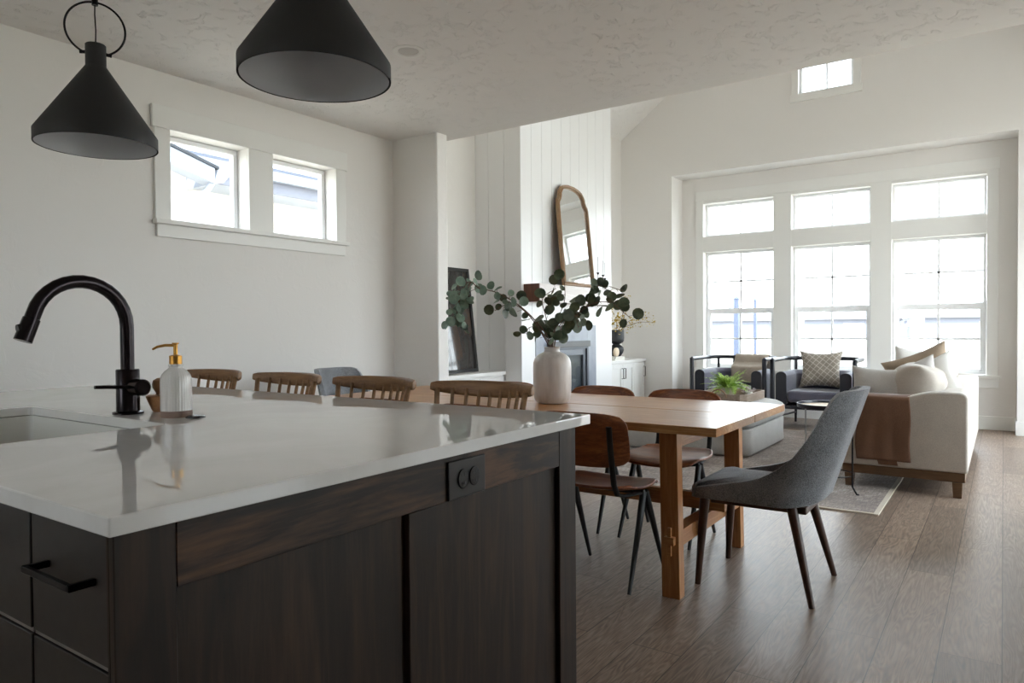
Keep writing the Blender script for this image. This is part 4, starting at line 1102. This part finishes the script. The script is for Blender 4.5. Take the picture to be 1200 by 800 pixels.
# tray
t = thing('serving_tray', 'pale weathered wooden tray with loop handles on the ottoman', 'tray', (-2.20, 6.93, OT), 0)
mb = MB(); ho = [(-.235, -.35), (.20, -.35), (.235, -.315), (.235, .315), (.20, .35), (-.20, .35), (-.235, .315)]
ho = [(-.20, -.35), (.20, -.35), (.25, -.29), (.25, .29), (.20, .35), (-.20, .35), (-.25, .29), (-.25, -.29)]
mb.prism(ho, XY, 0.001, .010); mb.build('base', 'tray_wood', t, smooth=False)
mb = MB(); bm = mb.bm
for k in range(8):
    a = Vector((*ho[k], 0)); b = Vector((*ho[(k + 1) % 8], 0)); n_ = Vector((-(b - a).y, (b - a).x, 0)).normalized() * .013
    mb.hexa([(a.x, a.y, .0105), (b.x, b.y, .0105), (b.x + n_.x, b.y + n_.y, .0105), (a.x + n_.x, a.y + n_.y, .0105)], [(a.x, a.y, .078), (b.x, b.y, .078), (b.x + n_.x, b.y + n_.y, .078), (a.x + n_.x, a.y + n_.y, .078)])
mb.build('rim', 'tray_wood', t, smooth=False)
for s in (-1, 1):
    MB().tube([(.075 * math.cos(R(a)), s * .352, .045 + .075 * math.sin(R(a))) for a in range(0, 181, 15)], .006, 8).build('handle', 'wicker', t)
# plant
t = thing('potted_fern', 'bright green fern in a white pot on the tray', 'plant', (-2.20, 6.86, OT + .0105))
MB().lathe([(0, 0), (.050, 0), (.054, .004), (.066, .10), (.070, .108), (.066, .112), (.060, .108), (.056, .095), (0, .095)], seg=36).build('pot', 'pot_white', t)
MB().lathe([(0, .0955), (.054, .0955), (.05, .100), (0, .104)], seg=20).build('soil', 'soil', t)
lf = MB(); stm = MB()
for k in range(80):
    a = rnd.uniform(0, 2 * PI); L = rnd.uniform(.12, .25); el = rnd.uniform(.25, 1.3); droop = rnd.uniform(.5, 1.5)
    pts = []; p = Vector((.03 * math.cos(a), .03 * math.sin(a), .10)); n = 12
    for i in range(n + 1):
        pts.append(p.copy()); e2 = el - droop * (i / n) * 1.2
        p = p + Vector((math.cos(a) * math.cos(e2), math.sin(a) * math.cos(e2), math.sin(e2))) * L / n
    stm.tube(pts, .0011, 4, caps=False)
    for i in range(2, n + 1):
        tg = (pts[i] - pts[i - 1]).normalized(); sd = tg.cross(Vector((0, 0, 1)));
        if sd.length < .01: sd = Vector((1, 0, 0))
        sd.normalize(); w = .019 * math.sin(PI * min(1, (i + 1.5) / (n + 3))) + .006
        for s in (-1, 1):
            b = pts[i]; tip = b + sd * s * w + tg * w * .4 + Vector((0, 0, rnd.uniform(-.006, .006)))
            m1 = b + sd * s * w * .5 + tg * w * .6; m2 = b + sd * s * w * .55 - tg * w * .2
            lf.bm.faces.new([lf.bm.verts.new(q) for q in (b, m2, tip, m1)])
lf.build('fronds', 'fern', t, smooth=False); stm.build('stems', 'fern', t)
t = thing('flower_posy', 'small posy of pale blossoms on the tray behind the fern', 'flowers', (-2.07, 7.10, OT + .0105))
MB().lathe([(0, 0), (.032, 0), (.038, .03), (.036, .055), (.033, .055), (.030, .01), (0, .008)], seg=24).build('cup', 'pot_white', t)
fl = MB()
for k in range(26):
    a = rnd.uniform(0, 2 * PI); r = .075 * math.sqrt(rnd.random()); c = Vector((r * math.cos(a), r * math.sin(a), .085 + rnd.uniform(-.02, .025) - r * .3))
    fl.tube([(0, 0, .02), c], .0012, 4, caps=False)
    for q in range(5):
        b = a + q * 2 * PI / 5; d = Vector((math.cos(b), math.sin(b), .35)) * .015; e = Vector((-math.sin(b), math.cos(b), 0)) * .007
        fl.bm.faces.new([fl.bm.verts.new(v) for v in (c, c + d * .6 + e, c + d, c + d * .6 - e)])
fl.build('blossoms', 'blossom', t, smooth=False)

# side table
t = thing('side_table', 'small round side table with dark rimmed tray top beside the sofa arm', 'side table', (-1.0, 5.325, RZ))
MB().lathe([(0, .575), (.20, .575), (.206, .577), (.208, .605), (.203, .605), (.200, .588), (0, .588)], seg=48).build('tray_top', 'navy_lacquer', t)
MB().lathe([(0, .5885), (.198, .5885), (.198, .5895), (0, .5895)], seg=40).build('top_inlay', 'pale_round', t)
for a in (-20, 100, 220):
    c, s = math.cos(R(a)), math.sin(R(a))
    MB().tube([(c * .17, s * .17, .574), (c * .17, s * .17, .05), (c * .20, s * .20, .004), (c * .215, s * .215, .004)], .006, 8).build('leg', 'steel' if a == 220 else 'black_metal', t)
MB().tube([(.16 * math.cos(R(a)), .16 * math.sin(R(a)), .12) for a in range(0, 360, 15)], .004, 6, closed=True).build('ring_brace', 'black_metal', t)

# armchairs, facing -y
def armchair(loc, label):
    t = thing('armchair', label, 'armchair', loc, 0, 'pair of dark armchairs in front of the windows')
    W, D, r = .43, .36, .22   # half width, half depth, back corner radius
    def upath(w, d0, d1, r, n=8):
        return [(-w, d0)] + [(-w + r + r * math.cos(R(a)), d1 - r + r * math.sin(R(a))) for a in [180 - 90 * i / n for i in range(n + 1)]] + [(w - r + r * math.cos(R(a)), d1 - r + r * math.sin(R(a))) for a in [90 - 90 * i / n for i in range(n + 1)]] + [(w, d0)]
    o = upath(W - .035, -D + .02, D - .03, r - .03); i_ = upath(W - .15, -D + .02, D - .15, r - .11)
    # upholstered tub with rounded top edges and dark arm fronts
    mb = MB(); bm = mb.bm; n = len(o)
    lv = [(0, .27), (0, .60), (.25, .635), (.5, .645), (.75, .635), (1, .60), (1, .27)]
    V = [[bm.verts.new((o[k][0] + (i_[k][0] - o[k][0]) * q, o[k][1] + (i_[k][1] - o[k][1]) * q, z)) for q, z in lv] for k in range(n)]
    for k in range(n - 1):
        for j in range(len(lv)): bm.faces.new([V[k][j], V[k + 1][j], V[k + 1][(j + 1) % len(lv)], V[k][(j + 1) % len(lv)]])
    bm.faces.new(V[0]); bm.faces.new(V[-1][::-1])
    mb.build('tub', 'navy_velvet', t, bevel=.008, seg=2, angle=50)
    for s in (-1, 1):
        xa, xb = s * (W - .033), s * (W - .152)
        lo, hi = min(xa, xb), max(xa, xb); cx = (lo + hi) / 2; hw = (hi - lo) / 2
        poly = [(lo, .27), (hi, .27), (hi, .60)] + [(cx + hw * math.cos(R(a)), .60 + .046 * math.sin(R(a))) for a in (25, 50, 75, 90, 105, 130, 155)] + [(lo, .60)]
        MB().prism(poly, XZ, -D + .002, -D + .0195).build('arm_front', 'navy_lacquer', t, bevel=.004)
    MB().box((-W + .152, -D + .01, .30), (W - .152, D - .155, .43)).build('seat_cushion', 'navy_velvet', t, bevel=.035, seg=4, angle=60)
    MB().box((-W + .04, -D + .005, .225), (W - .04, D - .05, .268)).build('seat_frame', 'navy_lacquer', t, bevel=.006)
    # rail running round the tub
    mb = MB(); P = upath(W, -D, D, r, 10)
    rail = [(x, y, .775) for x, y in P]
    mb.tube(rail, .024, 10, flat=(.8, 1.0)); mb.build('top_rail', 'navy_lacquer', t)
    for s in (-1, 1):
        MB().tube([(s * W, -D, .785), (s * W, -D, .25), (s * (W - .01), -D + .01, 0)], [.026, .026, .017], 10).build('front_leg', 'navy_lacquer', t)
        MB().tube([(s * (W - .10), D - .03, .76), (s * (W - .10), D - .04, .25), (s * (W - .09), D - .01, 0)], [.017, .017, .013], 10).build('rear_leg', 'navy_lacquer', t)
        MB().box((s * .13 - .013, D - .045, .63), (s * .13 + .013, D - .015, .765)).build('rail_block', 'navy_lacquer', t)
        MB().tube([(s * (W - .004), -D + .01, .12), (s * (W - .095), D - .025, .12)], .011, 8).build('stretcher', 'navy_lacquer', t)
    MB().tube([(-W + .10, D - .025, .16), (W - .10, D - .025, .16)], .011, 8).build('back_stretcher', 'navy_lacquer', t)
    return t
a0 = armchair((-2.69, 8.72, 0), 'dark armchair on the left with a taupe throw over its back')
dup(a0, (-1.74, 8.72, 0), label='dark armchair on the right with a checked pillow on its seat')
path = [(.02, .47), (-.004 + .02, .60), (.06, .655), (.14, .67), (.18, .69), (.205, .775), (.235, .796), (.262, .785), (.272, .74), (.276, .60), (.28, .48)]
path = [(8.92 - .02, .46), (8.905, .55), (8.915, .64), (8.97, .668), (9.02, .70), (9.045, .775), (9.075, .797), (9.105, .785), (9.118, .72), (9.125, .55)]
drape('throw_blanket', 'taupe woven throw over the back of the left armchair', 'throw_taupe', path, .42, 'X', (-2.60, 0, .010), .010, .010)
pillow('throw_pillow', 'checked taupe pillow with pointed corners on the right armchair', 'pillow_check', (-1.74, 8.80, .655), (R(78), 0, R(3)), .50, .47, .16, corner=.2)

# ------------------------------------------------------------------ outside
def ext(o): return o
struct(MB().box((-160, -60, -.6), (160, 220, -.45)).build('ground', 'field', smooth=False))
# neighbouring house beyond the kitchen windows
t = thing('neighbour_house', 'pale stucco house with grey shingle roof outside the kitchen windows', 'house', (-9.0, 6, -.45))
g = .45
MB().box((-7, -6, 0), (-.35, 12, 3.25 + g)).build('wall', 'ext_white', t, smooth=False)
mb = MB(); mb.prism([(.30, 3.42 + g), (.30, 3.50 + g), (-3.6, 5.55 + g), (-7.5, 3.50 + g), (-7.5, 3.42 + g), (-3.6, 5.47 + g)], XZ, -6.5, 12.5); mb.build('roof', 'shingles', t, smooth=False)
MB().box((-.35, -6.4, 3.14 + g), (.279, 12.4, 3.18 + g)).build('soffit', 'ext_fascia', t, smooth=False)
MB().box((.28, -6.4, 3.13 + g), (.305, 12.4, 3.42 + g)).build('fascia', 'ext_house', t, smooth=False)
mb = MB(); mb.prism([(.306, 3.30 + g), (.40, 3.30 + g), (.43, 3.42 + g), (.415, 3.42 + g), (.39, 3.315 + g), (.306, 3.315 + g)], XZ, -6.4, 12.4); mb.build('gutter', 'ext_fascia', t, smooth=False)
# cross gable in front of it with a dark drip edge and downpipe elbow
rz_ = lambda yl: 3.18 + g - .27 * (yl + .8)
gb = MB().prism([(-6.5, 0), (-1.05, 0), (-1.05, rz_(-1.05) - .2), (-3.2, rz_(-3.2) - .2), (-6.5, rz_(-3.2) - 1.1)], YZ, -.30, .72).build('gable_wall', 'ext_white', t, smooth=False)
MB().prism([(-.84, rz_(-.84) - .03), (-.84, rz_(-.84) - .22), (-3.2, rz_(-3.2) - .22), (-3.2, rz_(-3.2) - .03)], YZ, .97, 1.0).build('rake_board', 'ext_fascia', t, smooth=False)
MB().prism([(-.84, rz_(-.84) - .19), (-.84, rz_(-.84) - .21), (-3.2, rz_(-3.2) - .21), (-3.2, rz_(-3.2) - .19)], YZ, .73, .97).build('rake_soffit', 'ext_fascia', t, smooth=False)
MB().prism([(-.80, rz_(-.8)), (-.80, rz_(-.8) - .035), (-3.2, rz_(-3.2) - .035), (-3.2, rz_(-3.2))], YZ, .60, 1.03).build('drip_edge', 'ext_dark', t, smooth=False)
MB().prism([(-.84, 2.97 + g), (-.80, 3.15 + g), (-.62, 3.17 + g), (-.64, 3.10 + g), (-.72, 3.0 + g)], YZ, .2, 1.0).build('gutter_return', 'ext_fascia', t, smooth=False)
mb = MB(); mb.tube([(.9, -.82, 2.99 + g), (.88, -.88, 2.88 + g), (.80, -1.0, 2.80 + g), (.80, -1.0, 0)], .04, 10); mb.build('downpipe', 'ext_fascia', t)
def far_house(x, y, w, d, h, label):
    t = thing('distant_house', label, 'house', (x, y, -.45), 0, 'houses across the field')
    MB().box((-w / 2, -d / 2, 0), (w / 2, d / 2, h)).build('wall', 'ext_house', t, smooth=False)
    MB().prism([(-w / 2 - .5, h), (w / 2 + .5, h), (0, h + 2.2)], XZ, -d / 2 - .5, d / 2 + .5).build('roof', 'ext_roof_dark', t, smooth=False)
    MB().box((-w * .1, -d / 2 - .06, 0), (w * .1, -d / 2 - .01, 2.1)).build('garage_door', 'ext_fascia', t, smooth=False)
far_house(-17, 112, 13, 9, 2.6, 'distant low house seen through the middle window')
far_house(-1, 105, 14, 9, 2.6, 'distant low house seen through the right window, left of its centre bar')
far_house(-36, 118, 12, 9, 2.6, 'distant low house seen through the left window behind the posts')
for x, h, lab in ((-4.93, 2.24, 'thicker taller blue post outside the left window'), (-4.52, 2.19, 'thinner blue post outside the left window, right of the other')):
    w = .055 if x < -4.7 else .03
    t = thing('blue_post', lab, 'post', (x, 16, -.45))
    MB().box((-w, -w, 0), (w, w, h)).build('shaft', 'post_blue', t, bevel=.01)
    MB().hexa([(-w - .01, -w - .01, h), (w + .01, -w - .01, h), (w + .01, w + .01, h), (-w - .01, w + .01, h)], [(-.01, -.01, h + .06), (.01, -.01, h + .06), (.01, .01, h + .06), (-.01, .01, h + .06)]).build('cap', 'post_blue', t)

# ------------------------------------------------------------------ daylight
w = bpy.data.worlds.new('World'); sc.world = w; w.use_nodes = True
wt = w.node_tree; bg = wt.nodes['Background']
tc = wt.nodes.new('ShaderNodeTexCoord'); sp = wt.nodes.new('ShaderNodeSeparateXYZ'); rp = wt.nodes.new('ShaderNodeValToRGB')
wt.links.new(tc.outputs['Generated'], sp.inputs[0]); wt.links.new(sp.outputs['Z'], rp.inputs['Fac'])
e = rp.color_ramp.elements; e[0].position = 0.0; e[0].color = (.91, .95, 1.0, 1); e[1].position = .6; e[1].color = (.78, .88, 1.0, 1)
wt.links.new(rp.outputs[0], bg.inputs['Color']); bg.inputs['Strength'].default_value = 5.9

sun = bpy.data.lights.new('sun', 'SUN'); so = bpy.data.objects.new('sun', sun); C.objects.link(so)
sun.energy = 6; sun.angle = R(6); sun.color = (1.0, .98, .95)
so.rotation_euler = Vector((.25, -.58, .78)).to_track_quat('Z', 'Y').to_euler(); so.location = (2, -6, 8)

# ------------------------------------------------------------------ camera
cam = bpy.data.cameras.new('camera'); co = bpy.data.objects.new('camera', cam); C.objects.link(co)
co.location = (0, 0, 1.15)
co.rotation_euler = (Matrix.Rotation(R(34.67), 3, 'Z') @ Matrix.Rotation(R(90 - 1.0018), 3, 'X') @ Matrix.Rotation(R(-.4139), 3, 'Z')).to_euler()
cam.sensor_width = 36; cam.lens = 833 / 1200 * 36; cam.clip_start = .02; cam.clip_end = 500
sc.camera = co
sc.view_settings.view_transform = 'Standard'; sc.view_settings.look = 'None'; sc.view_settings.gamma = 1; sc.view_settings.use_curve_mapping = False
sc.view_settings.exposure = 0.88
sc.cycles.max_bounces = 14; sc.cycles.diffuse_bounces = 8; sc.cycles.glossy_bounces = 5; sc.cycles.transparent_max_bounces = 16
sc.cycles.caustics_reflective = False; sc.cycles.caustics_refractive = False
sc.cycles.use_denoising = True
sc.cycles.sample_clamp_indirect = 12
